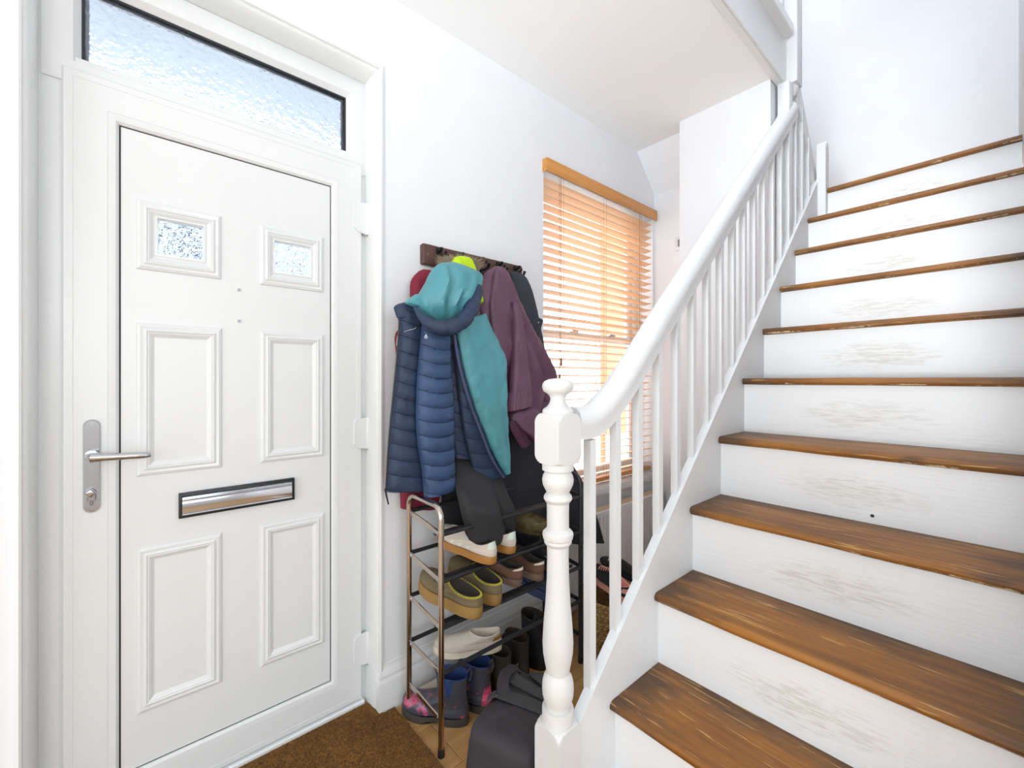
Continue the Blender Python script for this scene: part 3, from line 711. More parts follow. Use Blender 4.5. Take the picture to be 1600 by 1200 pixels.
# fur trimmed hood and lime hood behind the teal one
t = thing('hood', 'brown fur hood trim hanging from the rack behind the lime green hat', 'hood', (.98, 1.42, 1.68))
cloth('backing', [(698, 404), (694, 412), (696, 425), (700, 440)], [(738, 402), (746, 408), (748, 425), (742, 440)], 1.40, .02, 'fur', t, nv=20, ease=(.3, .2))
b = B(); r3 = random.Random(11)
for i in range(1300):
    u = r3.random(); p0 = PY(688+u*60+r3.uniform(-2, 2), 404+10*abs(u-.5)+r3.uniform(-1, 14), 1.392-r3.uniform(0, .03))
    dx = (u-.5)*.05+r3.uniform(-.014, .014); p1 = p0+Vector((dx, r3.uniform(-.02, -.002), r3.uniform(.008, .024)))
    s = Vector((.0016, 0, 0)); n0 = len(b.V); b.V += [p0-s, p0+s, p1]; b.F.append((n0, n0+1, n0+2))
b.out('fur', 'fur', t, smooth=False)['kind'] = 'stuff'
t = thing('hat', 'bright lime green hat poking up behind the teal jacket hood', 'hat', (1.0, 1.38, 1.63))
cloth('crown', [(704, 403), (702, 412), (703, 425), (708, 445), (716, 470)], [(716, 400), (730, 406), (738, 420), (742, 440), (752, 480)], 1.375, .05, 'lime', t, folds=(.006, 3, 2), nv=36, ease=(.22, .1), wr=.002)
seam('seam', [(716, 401, 1.34), (722, 408, 1.325), (727, 420, 1.32)], 0, .0015, 'lime', t)

# long black coat, behind, spreading to the right
t = thing('coat', 'long black coat at the right end of the rack with flaring hem over the radiator', 'coat', (1.30, 1.42, 1.66), 'coats on the rack')
cloth('upper', [(792, 424), (796, 450), (800, 490), (808, 530), (814, 570), (818, 620)], [(808, 424), (824, 448), (834, 480), (842, 520), (848, 560), (850, 620)], 1.425, .045, 'slatecloth', t, folds=(.012, 2, 3), wr=.003, ease=(.1, 0))
cloth('collar_flap', [(829, 494), (830, 505), (834, 516), (837, 524)], [(838, 496), (847, 500), (845, 510), (840, 526)], 1.385, .014, 'slatecloth', t, nv=16)
B().lathe([(.0035, -.002), (.0035, .002)], PY(841, 504, 1.365), 10, 'y').out('stud', 'chrome', t)
cloth('skirt', [(690, 690), (692, 730), (690, 770), (690, 800), (692, 830), (694, 842)], [(845, 600), (868, 660), (893, 722), (916, 765), (930, 800), (943, 848)], 1.44, .030, 'blackcloth', t, folds=(.01, 4, 2), wr=.003, nu=44, yr=lambda v: 1.435-.11*min(1, v*1.4))
cloth('grey_patch', [(890, 772), (888, 780), (890, 789)], [(894, 770), (902, 780), (898, 793)], 1.362, .006, 'greypatch', t, nv=10)['label'] = 'small grey patch'

# plum jacket
t = thing('jacket', 'plum rain jacket with elasticated cuffs on the fourth hook', 'jacket', (1.19, 1.38, 1.67), 'coats on the rack')
cloth('body', [(768, 417), (752, 434), (746, 465), (756, 510), (768, 560), (776, 610), (784, 650), (794, 680)], [(782, 415), (794, 432), (812, 474), (832, 514), (850, 548), (868, 590), (862, 622), (838, 672)], 1.365, lambda v: .03+.03*v, 'plum', t, folds=(.034, 3.4, 1.2), wr=.007, ease=(.06, .05), nu=44, nv=80)
cloth('shoulder_fold', [(772, 420), (768, 445), (764, 480), (770, 530), (778, 570)], [(782, 420), (790, 445), (797, 490), (803, 540), (806, 580)], 1.335, .02, 'plum', t, folds=(.008, 2, 4), wr=.004, ease=(.1, .15))
sl = cloth('sleeve', [(797, 470), (799, 510), (799, 550), (797, 590), (795, 618)], [(806, 472), (814, 510), (819, 550), (824, 585), (827, 612)], lambda v: 1.335-.045*v, .032, 'plum', t, folds=(.01, 2, 2), wr=.004, ease=(.25, 0))
cloth('cuff', [(794, 614), (793, 624), (792, 634), (793, 643)], [(828, 610), (829, 618), (829, 626), (827, 633)], 1.288, .030, 'plum', sl, rib=11, nu=150, nv=14, wr=.001)
s2_ = cloth('sleeve', [(800, 640), (797, 655), (797, 664)], [(835, 632), (845, 660), (834, 694)], 1.300, .035, 'plum', t, wr=.007, folds=(.01, 3, 5), nv=24, ease=(.3, .1))
cloth('cuff', [(795, 660), (798, 672), (806, 686), (815, 700)], [(801, 656), (808, 664), (818, 678), (826, 690)], 1.278, .022, 'plum', s2_, rib=9, nu=130, nv=20, wr=.001)
seam('hem_cord', [(850, 620), (855, 628), (861, 624)], 1.31, .003, 'plum', t)

# navy and teal puffer jacket
t = thing('jacket', 'navy quilted puffer jacket with teal lining and hood, nearest the door', 'jacket', (.92, 1.30, 1.66), 'coats on the rack')
cloth('back_panel', [(690, 500), (698, 560), (704, 620), (708, 680), (712, 716)], [(742, 490), (752, 560), (768, 620), (782, 680), (790, 720)], 1.325, .02, 'navydark', t, bands=10, q=.35, folds=(.004, 2, 1), wr=.002)
lfp = cloth('front_panel', [(616, 482), (623, 506), (619, 560), (614, 610), (609, 660), (605, 710), (602, 768)], [(655, 490), (664, 520), (664, 560), (662, 610), (664, 660), (668, 715), (672, 766)], 1.335, .035, 'navydark', t, bands=12, q=.30, curve=.012, folds=(.004, 1.5, 3), wr=.003, nu=40, nv=130)
B().tube([PY(x, y, 1.312) for x, y in ((624, 502), (620, 560), (615, 610), (610, 660), (606, 710), (603, 766))], .003, 6).out('zip', 'blackplastic', lfp)
B().tube([PY(602, 764, 1.312), PY(604, 775, 1.300), PY(607, 788, 1.300)], [.004, .003, .0025], 6).out('zip_puller', 'blackplastic', lfp)
cloth('collar', [(614, 477), (617, 488), (621, 500)], [(640, 470), (662, 486), (668, 502)], 1.325, .022, 'navydark', t, wr=.002, nv=24, ease=(.2, .2))
slv = cloth('sleeve', [(660, 500), (656, 545), (652, 590), (650, 640), (652, 690), (659, 735), (663, 776)], [(700, 505), (700, 550), (703, 595), (706, 640), (707, 690), (708, 730), (709, 764)], 1.285, .042, 'navy', t, bands=12, q=.34, curve=.02, folds=(.006, 1.6, 2), wr=.002, nu=40, nv=130)
hs_ = cloth('hem_panel', [(708, 540), (716, 610), (724, 670), (734, 715), (745, 757)], [(716, 540), (742, 620), (764, 690), (776, 722), (791, 742)], 1.295, .022, 'navydark', t, bands=9, q=.35, curve=.02, wr=.002, nu=30, nv=100)
tl_ = cloth('lining_panel', [(712, 504), (716, 535), (724, 575), (738, 625), (755, 670), (772, 712), (788, 741)], [(758, 490), (773, 524), (789, 558), (791, 600), (791, 650), (795, 700), (794, 736)], 1.275, .022, 'navy', t, folds=(.020, 2.6, 1), wr=.008, nu=40, nv=90)
teal = plain('teal_lining', (84, 152, 163), .45, var=.08, nscale=7, bump=.3, bscale=22, bdist=.01)
tl_.data.materials[0] = teal
seam('piping', [(709, 510), (713, 545), (721, 585), (735, 632), (752, 676), (769, 718), (787, 746)], 1.262, lambda v: .006, 'navytrim', t)
lg = B()
for k in range(5): lg.tube([PY(632+k*2.6, 518.5-k*.8, 1.293), PY(633.7+k*2.6, 517.2-k*.8, 1.293)], .0007, 4)
for k in range(5): lg.tube([PY(645+k*1.1, 515.2-k*.6, 1.292), PY(645.6+k*1.1, 514.2-k*.6, 1.292)], .0006, 4)
lg.out('wordmark', 'white', lfp, smooth=False)
lgb = B()
pc = PY(666, 525.5, 1.236)
for q in ([(-.007, -.004), (0, .008), (.0015, -.001)], [(.003, -.004), (0, .008), (.0055, -.0035)], [(-.008, -.0055), (-.002, -.0075), (.006, -.0055), (-.001, -.0045)]): lgb.prism([(pc.x+a, pc.z+b_) for a, b_ in q], 'y', pc.y, pc.y+.002)
lgb.out('badge', 'white', slv, smooth=False)
hd_ = cloth('hood', [(684, 410), (674, 424), (664, 444), (652, 464), (652, 480), (664, 496), (682, 508)], [(706, 410), (726, 421), (742, 432), (742, 450), (736, 470), (720, 492), (700, 509)], 1.285, lambda v: .035+.05*math.sin(PI*min(1, v*1.1))**1, 'navy', t, folds=(.034, 3.8, .7), wr=.009, nu=48, nv=70, ease=(.12, .12))
hd_.data.materials[0] = teal
cl_ = cloth('collar_lining', [(650, 458), (640, 466), (629, 473)], [(664, 466), (662, 480), (650, 482)], 1.290, .025, 'navy', t, wr=.004, nv=20, ease=(.2, .3)); cl_.data.materials[0] = teal
seam('hood_brim', [(648, 480, 1.27), (660, 497, 1.235), (676, 508, 1.205), (697, 512, 1.19), (716, 506, 1.19), (732, 490, 1.20), (742, 468, 1.215), (746, 448, 1.235), (743, 434, 1.26)], 0, lambda v: (.007+.022*math.sin(PI*min(1, max(0, v*1.05-.05)))**.8)*(.84+.16*abs(math.sin(8*PI*v))**.4), 'navydark', t, 12)

# charcoal trousers hanging down into the pale trainers
t = thing('trousers', 'charcoal trousers hanging with their hems resting in the pale trainers', 'trousers', (.98, 1.22, .95))
cloth('leg', [(708, 700), (708, 740), (717, 785), (728, 828), (738, 858)], [(750, 712), (766, 750), (778, 800), (786, 835), (768, 852)], lambda v: 1.40-.20*min(1, v*2), .045, 'trouser', t, folds=(.008, 2, 1), wr=.005, ease=(.1, .1))
cloth('leg', [(742, 712), (758, 740), (772, 780), (780, 830), (786, 846)], [(782, 745), (788, 768), (802, 800), (799, 828), (794, 846)], lambda v: 1.41-.18*min(1, v*2), .035, 'trouser', t, folds=(.008, 2, 3), wr=.005, ease=(.1, .1))

# ------------------------------------------------------------------ shoe rack
sr = thing('shoe_rack', 'chrome shoe rack with four tiers of black rods under the coats', 'shoe rack', (1.07, 1.275, 0))
XL, XR, YN, YF = .7275, 1.412, 1.169, 1.382
ZR = [(.702, .728), (.553, .580), (.405, .428), (.262, .268)]
def side(x, rmat):
    r = .04; pts = [(x, YN, .022), (x, YN, .40), (x, YN, .790-r)]+[(x, YN+r-r*math.cos(a), .790-r+r*math.sin(a)) for a in (.4, .8, 1.2, PI/2)]
    pts += [(x, YF-r+r*math.sin(a), .790-r+r*math.cos(a)) for a in (0, .4, .8, 1.2, PI/2)]+[(x, YF, .40), (x, YF, .022)]
    f = B().tube(pts, .0095, 12).out('side_frame', rmat, sr, auto=60)
    for yy in (YN, YF): B().lathe([(.0112, 0), (.0115, .004), (.0108, .026)], (x, yy, 0), 12).out('foot_cap', 'blackplastic', f)
    for zn, zf in ZR+[(.115, .118)]:
        d = Vector((0, YF-YN, zf-zn)); c = Vector((x, (YN+YF)/2, (zn+zf)/2)); rot = Matrix.Rotation(math.atan2(d.z, d.y), 3, 'X')
        B().box(c-Vector((.0035, d.length/2, .0085)), c+Vector((.0035, d.length/2, .0085)), .002, 1, rot).out('rung', rmat, f, smooth=False)
        for tt in (.08, .92):
            p = Vector((x, YN, zn))+d*tt; B().tube([p-Vector((.0055, 0, 0)), p-Vector((.003, 0, 0))], .0035, 8).out('rivet', 'chrome', f)
    return f
side(XL, 'chromedark'); side(XR, 'blackrod')  # right frame is chrome too; black stands in for its dark reflections
for zn, zf in ZR:
    for tt, rr in ((.0, .0075), (.22, .0065), (1.0, .0075)):
        if zn < .3 and tt == .22: continue
        yy = YN+(YF-YN)*tt; z = zn+(zf-zn)*tt-(.016 if 0 < tt < 1 else 0)
        B().tube([(XL+.004, yy, z), (XR-.004, yy, z)], rr, 8).out('rod', 'blackrod', sr)

# ------------------------------------------------------------------ shoes (built heel at the origin, toe along +x)
def shoe(name, label, cat, loc, yaw, pitch=0, roll=0, L=.27, Wd=.095, sole=.025, heel=None, oc=.24, ol=.30, ow=.30, hh=.075, hf=.085, th=.045, shaft=None, mats=('trainer', 'gum', 'lining'), group=None, dip=.012, side=1):
    # oc/ol/ow: centre, half length (of L) and half width (of Wd) of the opening; hh/hf: rim height at heel and at front; th: toe box height
    R_ = Matrix.Rotation(yaw, 4, 'Z') @ Matrix.Rotation(-pitch, 4, 'Y') @ Matrix.Rotation(roll, 4, 'X')
    t = thing(name, label, cat, (0, 0, 0), group); t.matrix_world = Matrix.Translation(loc) @ R_
    t.location = loc; t.rotation_euler = R_.to_euler(); OFF[t] = Vector((0, 0, 0))
    N = 40
    def outl(a, g=0):
        c = (1-math.cos(a))/2
        w = Wd/2*(max(0, math.sin(a))**.75 if a <= PI else -(max(0, -math.sin(a))**.75))
        f = .72+.36*c-.16*math.exp(-((c-.42)/.16)**2)
        return Vector((c*L+(-g if c < .5 else g)*abs(math.cos(a)), w*f+math.copysign(g, w)*min(1, abs(math.sin(a))*2)+.006*side*c*c, 0))
    def spring(c): return .012*max(0, (c-.72)/.28)**2+(0 if not heel else 0)
    def ring(k, inset=0):
        pts = []
        for i in range(N):
            a = 2*PI*i/N; o = outl(a); c = (1-math.cos(a))/2
            q = Vector((oc*L-math.cos(a)*((min(ol*L, oc*L-.007) if c < .5 else ol*L)-inset), math.sin(a)*(ow*Wd-inset)+.003*side, 0))
            rim = hh+(hf-hh)*c-dip*abs(math.sin(a))**2
            zs = sole+spring(c)
            mid = zs+(rim-zs)*(.50-.12*c)*(1-c**2)+(th-sole)*c**2*.92
            if k <= .3:
                u = k/.3; e = .10*u**2
                z = zs+(mid-zs)*math.sin(u*PI/2); bul = .003*math.sin(PI*u)
                p = o.lerp(q, e); p.y += math.copysign(bul, p.y)
            else:
                u = (k-.3)/.7; e = .10+.90*u; z = mid+(rim-mid)*(u**(1+.5*c)); p = o.lerp(q, e)
            p.z = z; pts.append(p)
        return pts
    V = []; Fc = []
    ks = [0, .06, .12, .2, .3, .42, .55, .68, .8, .9, 1.0]
    rings = [ring(k) for k in ks]
    if shaft:                                   # ankle boot: carry the rim upwards
        base = rings[-1]
        for dz, gx, gy in shaft:
            rings.append([Vector((oc*L+(p.x-oc*L)*gx, p.y*gy, p.z+dz)) for p in base])
    for r in rings: V += r
    n = len(rings)
    for j in range(n-1):
        for i in range(N): Fc.append((j*N+i, j*N+(i+1) % N, (j+1)*N+(i+1) % N, (j+1)*N+i))
    up_ = mesh('upper', V, Fc, mats[0], t, True, 70)
    top = rings[-1]; cc = sum(top, Vector())/N
    V = []; Fc = []; steps = [(0, 0), (.0015, .003), (.004, .001), (.0045, -.25), (.004, -.6), (.004, -1.0)]
    for ins, dz in steps:
        for p in top:
            d = (cc-p); d.z = 0; dn = d.normalized() if d.length > 1e-6 else d
            z = p.z+dz if dz > -.2 else p.z+(sole+.006-p.z)*(-dz)
            k_ = 1 if dz > -.2 else (.94, .80, .62)[0 if dz > -.3 else (1 if dz > -.7 else 2)]
            V.append(Vector((cc.x+(p.x-cc.x)*k_+dn.x*ins, cc.y+(p.y-cc.y)*k_+dn.y*ins, z)))
    for j in range(len(steps)-1):
        for i in range(N): Fc.append((j*N+i, j*N+(i+1) % N, (j+1)*N+(i+1) % N, (j+1)*N+i))
    Fc.append(tuple(range((len(steps)-1)*N, len(steps)*N)))
    ln = mesh('lining', V, Fc, mats[2], t, True, 70)
    V = []; Fc = []
    lv = [(0, -.002), (.002, .0015), (sole*.5, .0025), (sole-.002, .002), (sole+.004, .0012), (sole+.004, -.006)]
    for z, g in lv:
        for i in range(N):
            a = 2*PI*i/N; p = outl(a, g); c = (1-math.cos(a))/2; p.z = z+spring(c)
            if heel and z < .003 and .34 < c < .62: p.z += heel
            V.append(p)
    for j in range(len(lv)-1):
        for i in range(N): Fc.append((j*N+i, j*N+(i+1) % N, (j+1)*N+(i+1) % N, (j+1)*N+i))
    Fc += [tuple(range(N))[::-1], tuple(range((len(lv)-1)*N, len(lv)*N))]
    mesh('sole', V, Fc, mats[1], t, True, 60)
    t['_r'] = 0; del t['_r']
    return t, ring, up_, rings
def strip(name, ring, ka, kb, a0, a1, mat, t, off_=.0012, n=14, nk=6):      # a patch lying on the upper
    V = []; Fc = []; N = 40
    for j in range(nk+1):
        R0 = ring(ka+(kb-ka)*j/nk); c = sum(R0, Vector())/N
        for i in range(n+1):
            f = (a0+(a1-a0)*i/n)/(2*PI)*N; i0 = int(math.floor(f)); p = R0[i0 % N].lerp(R0[(i0+1) % N], f-i0)
            d = p-Vector((c.x if abs(p.x-c.x) < .05 else (c.x+p.x)/2, c.y, c.z-.02)); V.append(p+d.normalized()*off_)
    for j in range(nk):
        for i in range(n): Fc.append((j*(n+1)+i, j*(n+1)+i+1, (j+1)*(n+1)+i+1, (j+1)*(n+1)+i))
    return mesh(name, V, Fc, mat, t, True, 60)
def laces(ring, t, mat, c0=.50, c1=.68, n=5, half=.018):
    R1 = [ring(k) for k in (.45, .55, .65, .75, .85, .95)]
    for j in range(n):
        k = .55+.4*j/(n-1); r = ring(k); top = r[20]
        l = r[17]; rr = r[23]
        B().tube([l+Vector((0, 0, .001)), (l+top)/2+Vector((0, 0, .004)), top+Vector((0, 0, .004)), (rr+top)/2+Vector((0, 0, .004)), rr+Vector((0, 0, .001))], .0022, 6).out('lace', mat, t)
UPY = math.radians(92)
def trainer(label, loc, yaw, pitch, side):
    t, rg, u, rs = shoe('trainer', label, 'shoe', loc, yaw, pitch, L=.265, Wd=.094, sole=.024, hh=.078, hf=.082, th=.052, mats=('trainer', 'gum', 'lining'), group='pale trainers with gum soles', side=side, dip=.022)
    strip('heel_tab', rg, .36, 1.0, -.55, .55, 'mint', t)
    for k in range(3):
        for sgn in (1, -1):
            a = sgn*(1.25+.26*k); strip('stripe', rg, .08, .72, a, a+sgn*.12, 'stripe', t, .0012, 3)
    laces(rg, t, 'stripe'); return t
trainer('pale grey trainer with gum sole, left of its pair, trouser hem inside', (.903, 1.118, .575), math.radians(99), math.radians(5), 1)
trainer('pale grey trainer with gum sole, right of its pair behind the trouser leg', (1.003, 1.135, .578), math.radians(93), math.radians(5), -1)
def clog(label, loc, yaw, pitch, side):
    t, rg, u, rs = shoe('clog', label, 'shoe', loc, yaw, pitch, L=.262, Wd=.104, sole=.036, hh=.072, hf=.088, th=.066, oc=.27, ol=.27, ow=.34, mats=('olive', 'clogsole', 'lining'), group='olive slip-on clogs', side=side, dip=.010)
    r = rg(1.0); b = B(); n = len(r); cc = sum(r, Vector())/n
    for k in range(80):
        f = k/80*n; i0 = int(f); p = r[i0].lerp(r[(i0+1) % n], f-i0)+Vector((0, 0, .0022)); q = p+Vector((0, 0, .0))
        s_ = 1 if k % 2 else -1; d = (p-cc).normalized(); b.tube([p-d*.003, p+d*.0015+Vector((0, 0, .001*s_)), p+d*.003-Vector((0, 0, .003))], .0016, 5)
    o = b.out('binding', 'yellow', t); o['kind'] = 'stuff'; o['label'] = 'yellow stitched binding'
    strip('heel_pull', rg, .45, 1.0, -.22, .22, 'olive', t, .003, 4); return t
clog('olive suede clog with yellow stitched rim, left of its pair on the second tier up', (.838, 1.112, .420), math.radians(104), math.radians(7), 1)
clog('olive suede clog half hidden behind the yellow rimmed one', (.930, 1.128, .424), math.radians(95), math.radians(6), -1)
def btrainer(label, loc, yaw, pitch, side):
    t, rg, u, rs = shoe('trainer', label, 'shoe', loc, yaw, pitch, L=.25, Wd=.090, sole=.024, hh=.076, hf=.082, th=.05, mats=('brown', 'brownsole', 'lining'), group='brown trainers', side=side, dip=.02)
    strip('heel_tab', rg, .72, 1.0, -.9, .9, 'creamleather', t, .002); laces(rg, t, 'brown'); return t
btrainer('brown suede trainer with cream heel collar, left of its pair, tipped against the rods', (1.052, 1.155, .440), math.radians(112), math.radians(14), 1)
btrainer('brown suede trainer with cream heel collar, right of its pair beside the newel post', (1.160, 1.150, .428), math.radians(98), math.radians(9), -1)
# shaggy thing between the shoes on the second tier
t = thing('furry_slipper', 'shaggy olive brown furry slipper on the upper shoe tier beside the newel post', 'slipper', (1.19, 1.25, .58))
b = B(); b.lathe([(.005, -.02), (.042, -.012), (.052, .012), (.045, .035), (.028, .048), (.004, .052)], (1.185, 1.22, .605), 18)
for v in b.V: v.y = 1.25+(v.y-1.22)*1.9
core = b.out('upper', 'shaggy', t)
b = B(); r4 = random.Random(5)
for i in range(1500):
    a = r4.uniform(0, 2*PI); h = r4.uniform(-.1, 1); rr = math.sqrt(max(0, 1-h*h))
    p = Vector((1.185+.05*rr*math.cos(a), 1.25+.095*rr*math.sin(a), .612+.046*h)); d = (p-Vector((1.185, 1.25, .612))).normalized()
    q = p+d*r4.uniform(.010, .026)+Vector((r4.uniform(-.008, .008), r4.uniform(-.008, .008), r4.uniform(-.022, 0))); s = Vector((.0018, .001, 0)); n0 = len(b.V)
    b.V += [p-s, p+s, q]; b.F.append((n0, n0+1, n0+2))
b.out('fur', 'shaggy', t, smooth=False)['kind'] = 'stuff'
# navy slip-ons at the right end of the rack
t, rg, u, rs = shoe('clog', 'black rubber slide with a white band, behind the newel post on the rack', 'shoe', (1.275, 1.150, .425), math.radians(92), math.radians(8), L=.25, Wd=.105, sole=.03, hh=.058, hf=.095, th=.07, oc=.25, ol=.26, ow=.38, mats=('blackrubber', 'blackrubber', 'lining'))
strip('band', rg, .60, .72, -1.3, 1.3, 'white', t, .002)
t, rg, u, rs = shoe('clog', 'navy blue foam clog behind the newel post on the lowest tier', 'shoe', (1.285, 1.130, .285), math.radians(88), math.radians(4), L=.25, Wd=.108, sole=.034, hh=.072, hf=.098, th=.072, oc=.25, ol=.26, ow=.38, mats=('navyrubber', 'navyrubber', 'bluelining'))
strip('heel_strap', rg, .55, .9, -.7, .7, 'navyrubber', t, .004)
# cream slip-ons lying over the boots
t, rg, u, rs = shoe('slip_on_shoe', 'cream perforated slip-on shoe with tan heel tab lying across the boots', 'shoe', (1.028, 1.232, .188), math.radians(148), math.radians(2), math.radians(0), L=.25, Wd=.088, sole=.02, hh=.075, hf=.075, th=.05, oc=.24, ol=.25, ow=.36, mats=('creamknit', 'creamleather', 'creamleather'), group='cream slip-on shoes')
strip('heel_tab', rg, .30, .72, -.85, .85, 'tan', t, .0015)
t, rg, u, rs = shoe('slip_on_shoe', 'cream slip-on shoe half buried behind the floral boots against the skirting', 'shoe', (1.02, 1.385, .0), math.radians(176), 0, 0, L=.25, Wd=.088, sole=.02, hh=.075, hf=.075, th=.05, oc=.24, ol=.25, ow=.36, mats=('creamknit', 'creamleather', 'creamleather'), group='cream slip-on shoes')
# floral ankle wellingtons
SH = [(.02, 1.0, 1.0), (.045, 1.04, 1.04), (.07, 1.10, 1.10)]
def welly(label, loc, yaw, side):
    t, rg, u, rs = shoe('wellington_boot', label, 'boot', loc, yaw, 0, L=.245, Wd=.092, sole=.026, heel=.010, hh=.095, hf=.10, th=.066, oc=.24, ol=.225, ow=.40, shaft=SH, mats=('floral', 'darkrubber', 'bluelining'), group='floral ankle wellingtons', side=side, dip=0)
    B().tube([Vector((-.004, 0, .150)), Vector((-.012, 0, .175)), Vector((-.008, 0, .196)), Vector((.004, 0, .178))], .004, 6).out('pull_tab', 'darkrubber', t)
    for sg in (1, -1):
        V = [Vector((.24*.245+dx*wd, sg*(.040+.0035*(z-.10)/.07), z)) for z, wd in ((.105, .2), (.135, .7), (.168, 1.1)) for dx in (-.016, .016)]
        mesh('elastic_gusset', V, [(0, 1, 3, 2), (2, 3, 5, 4)], 'bluelining', t)
    return t, rg
welly('grey floral ankle wellington, nearest the front leg of the rack', (.868, 1.218, .0), math.radians(124), 1)
w2 = welly('grey ankle wellington with bright pink floral heel, next to the black boots', (.955, 1.205, .0), math.radians(108), -1)
strip('heel_print', w2[1], .05, .95, -.75, .6, 'pinkprint', w2[0], .0015)
SB = [(.02, 1.0, 1.0), (.05, 1.02, 1.02), (.075, 1.05, 1.05)]
def bboot(label, loc, yaw, side, shaft=SB):
    t, rg, u, rs = shoe('ankle_boot', label, 'boot', loc, yaw, 0, L=.26, Wd=.090, sole=.028, heel=.010, hh=.092, hf=.10, th=.064, oc=.23, ol=.215, ow=.40, shaft=shaft, mats=('bootblack', 'bootsole', 'lining'), group='black ankle boots', side=side, dip=0)
    top = rs[-1]; B().tube([top[0]+Vector((.006, .004, -.02)), top[0]+Vector((-.004, 0, .018)), top[0]+Vector((.004, 0, .030)), top[0]+Vector((.010, 0, .014))], .0028, 6).out('pull_loop', 'bootblack', t)
    laces(rg, t, 'bootsole'); 
    V = [Vector((.010, dy, z)) for z in (.14, .165) for dy in (-.010, .010)]; V = [v+Vector((.003, 0, 0)) for v in V]
    mesh('size_label', V, [(0, 1, 3, 2)], 'white', t); return t
bboot('black suede ankle boot beside the pink floral wellington', (1.045, 1.195, .0), math.radians(100), 1)
bboot('black suede ankle boot, right of its pair, nearer the newel post', (1.150, 1.215, .0), math.radians(96), -1)
t, rg, u, rs = shoe('ankle_boot', 'taller black boot with strap loop mostly hidden behind the newel post', 'boot', (1.262, 1.235, .0), math.radians(92), 0, L=.26, Wd=.094, sole=.028, heel=.010, hh=.092, hf=.10, th=.064, oc=.23, ol=.22, ow=.42, shaft=[(.03, 1, 1), (.07, 1.03, 1.03), (.11, 1.08, 1.08)], mats=('blackcloth', 'bootsole', 'lining'), dip=0)
B().tube([Vector((0, .036, .19)), Vector((-.014, .050, .215)), Vector((-.014, .054, .24)), Vector((.006, .050, .245)), Vector((.02, .04, .20))], .006, 6).out('strap', 'blackcloth', t)

# ------------------------------------------------------------------ black bag in front of the rack
bag = thing('bag', 'black nylon bag with webbing straps on the floor beside the newel post', 'bag', (.83, .93, 0))
def rbag(name, c, sx, sy, sz, yaw, mat, parent, e=.35, lump=.010, seed=0, top=.82):
    V = []; Fc = []; nu, nv = 44, 26
    for j in range(nv+1):
        ph = -PI/2+PI*j/nv; cz = math.copysign(abs(math.sin(ph))**e, math.sin(ph)); cr = abs(math.cos(ph))**e
        for i in range(nu):
            a = 2*PI*i/nu; x = math.copysign(abs(math.cos(a))**e, math.cos(a))*cr; y_ = math.copysign(abs(math.sin(a))**e, math.sin(a))*cr
            k = 1-(1-top)*max(0, cz); p = Vector((x*sx*k, y_*sy*k, cz*sz))
            p += p.normalized()*lump*(noise.noise(p*11+Vector((seed, 0, 0)))+.5*noise.noise(p*26))
            p = Matrix.Rotation(yaw, 3, 'Z') @ p; V.append(p+Vector(c))
    for j in range(nv):
        for i in range(nu): Fc.append((j*nu+i, j*nu+(i+1) % nu, (j+1)*nu+(i+1) % nu, (j+1)*nu+i))
    return mesh(name, V, Fc, mat, parent, True, 60)
YB = math.radians(20); BC = Vector((.838, .905, .132)); BS = (.155, .112, .132)
rbag('body', BC, BS[0], BS[1], BS[2], YB, 'bagblack', bag, e=.24, lump=.009, top=.93)
def bs(u, v, o=.004, c=BC, s_=BS, e=.24, top=.93):     # a point lying on the bag: u along its length, v over its top from front to back
    x = u; y_, z = math.sin(v), math.cos(v)
    y_ = math.copysign(abs(y_)**e, y_); z = math.copysign(abs(z)**e, z); k = 1-(1-top)*max(0, z)
    p = Vector((x*s_[0]*k, (y_*s_[1]+math.copysign(o, y_))*k, z*s_[2]+o)); return Matrix.Rotation(YB, 3, 'Z') @ p+c
rbag('front_pocket', BC+Matrix.Rotation(YB, 3, 'Z') @ Vector((-.02, -.105, -.03)), .105, .035, .085, YB, 'bagblack', bag, e=.3, lump=.006, seed=3)
def band(name, pts, w_, mat, parent, th=.003, nrm=None):
    C = catmull([Vector(p) for p in pts], 6); V = []; Fc = []; prev = None
    for i, p in enumerate(C):
        t_ = (C[min(i+1, len(C)-1)]-C[max(i-1, 0)]).normalized()
        n_ = nrm(p) if nrm else (Vector((0, 0, 1)) if abs(t_.z) < .8 else Vector((-.7, -.7, 0)))
        s_ = t_.cross(n_).normalized(); n_ = s_.cross(t_)
        if prev and s_.dot(prev) < 0: s_ = -s_; n_ = -n_
        prev = s_
        for a, b_ in ((-1, -1), (1, -1), (1, 1), (-1, 1)): V.append(p+s_*a*w_/2+n_*b_*th/2)
    for i in range(len(C)-1):
        for k in range(4): Fc.append((i*4+k, i*4+(k+1) % 4, (i+1)*4+(k+1) % 4, (i+1)*4+k))
    Fc += [(0, 1, 2, 3), tuple(range(len(C)*4-4, len(C)*4))]
    return mesh(name, V, Fc, mat, parent, True, 40)
nb_ = lambda p: (Matrix.Rotation(YB, 3, 'Z') @ Vector((0, (Matrix.Rotation(-YB, 3, 'Z') @ (p-BC)).y/BS[1], max(0, (p-BC).z)/BS[2]*1.2))).normalized()
band('webbing_strap', [bs(-.35+.16*k, -1.45+.30*k, .006) for k in range(9)], .038, 'webbing', bag, .004, nb_)
band('webbing_strap', [bs(.22-.05*k, -1.4+.30*k, .005) for k in range(9)], .040, 'webbing', bag, .004, nb_)
band('carry_handle', [bs(.02, .10, .004), bs(.10, .16, .010), bs(.26, .22, .016), bs(.46, .26, .018), bs(.68, .26, .014), bs(.80, .24, .004)], .036, 'bagblack', bag, .006)
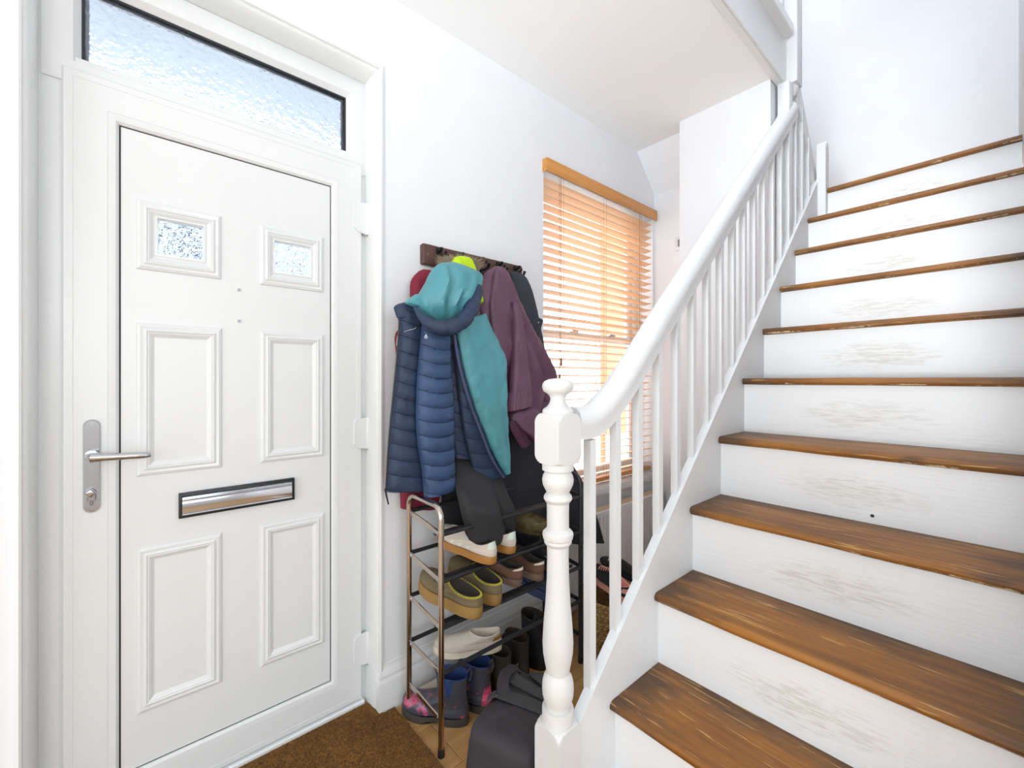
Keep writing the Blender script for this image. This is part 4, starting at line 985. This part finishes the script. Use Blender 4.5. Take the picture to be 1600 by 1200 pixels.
band('shoulder_strap', [bs(.30, -.2, .008), bs(.52, -.1, .014), bs(.80, .0, .010), (BC.x+.165, BC.y+.06, .20), (BC.x+.175, BC.y+.05, .08)], .044, 'webbing', bag, .005)
for k, u in enumerate((-.80, -.72)):
    q = bs(u, -1.0, .008); B().tube([q, q+Vector((-.006, -.006, -.02)), q+Vector((-.008, -.004, -.045))], [.003, .0035, .003], 6).out('zip_puller', 'chrome', bag)

# ------------------------------------------------------------------ seagrass basket and what is on it
bk = thing('basket', 'woven seagrass basket on the floor beyond the shoe rack', 'basket', (1.605, 1.13, 0))
BX, BY = 1.605, 1.13
prof = [(.10, 0), (.135, .02), (.155, .09), (.158, .16), (.150, .225), (.146, .25)]
B().lathe(prof+[(.140, .25), (.143, .22), (.148, .15), (.13, .03), (.002, .025)], (BX, BY, 0), 32).out('wall', 'seagrass', bk)
b = B(); RB = 15
for j in range(RB):
    z = .012+j*.0165
    for i in range(len(prof)-1):
        if prof[i][1] <= z <= prof[i+1][1]: rr = prof[i][0]+(prof[i+1][0]-prof[i][0])*(z-prof[i][1])/(prof[i+1][1]-prof[i][1])
    nst = 46
    for k in range(nst):
        a = 2*PI*(k+.5*(j % 2))/nst; d = Vector((math.cos(a), math.sin(a), 0)); tg = Vector((-d.y, d.x, 0)); c = Vector((BX, BY, z))+d*rr
        b.tube([c-tg*.011-d*.001-Vector((0, 0, .006)), c+d*.005, c+tg*.011-d*.001+Vector((0, 0, .006))], [.003, .0066, .003], 5)
o = b.out('weave', 'seagrass', bk); o['kind'] = 'stuff'
t, rg, u, rs = shoe('trainer', 'black trainer with pink lining on top of the seagrass basket', 'shoe', (1.545, 1.02, .256), math.radians(72), math.radians(6), L=.25, Wd=.092, mats=('blacktrainer', 'pink', 'pink'), dip=.015, group='black trainers on the basket')
strip('heel_tab', rg, .2, .75, -.7, .7, 'pink', t); laces(rg, t, 'pink')
t, rg, u, rs = shoe('trainer', 'black trainer with pale laces at the far side of the basket', 'shoe', (1.69, 1.05, .256), math.radians(80), math.radians(4), L=.25, Wd=.092, mats=('blacktrainer', 'pink', 'lining'), dip=.015, group='black trainers on the basket')
laces(rg, t, 'stripe')

# small marks: nail hole in the fourth visible riser, chip on the door sash
q = PY(1363, 806, .3)
B().lathe([(.0045, -.001), (.0045, .001)], (0, 0, 0), 9).out('nail_hole', 'gasket', None).rotation_euler = (0, PI/2, 0)
nh = bpy.data.objects['nail_hole']; nh.parent = st; r_ = ray(1363, 806); xr = ST0+GO*3+.0215; p_ = r_*(xr/r_.x); p_.z += H; nh.location = p_-OFF[st]
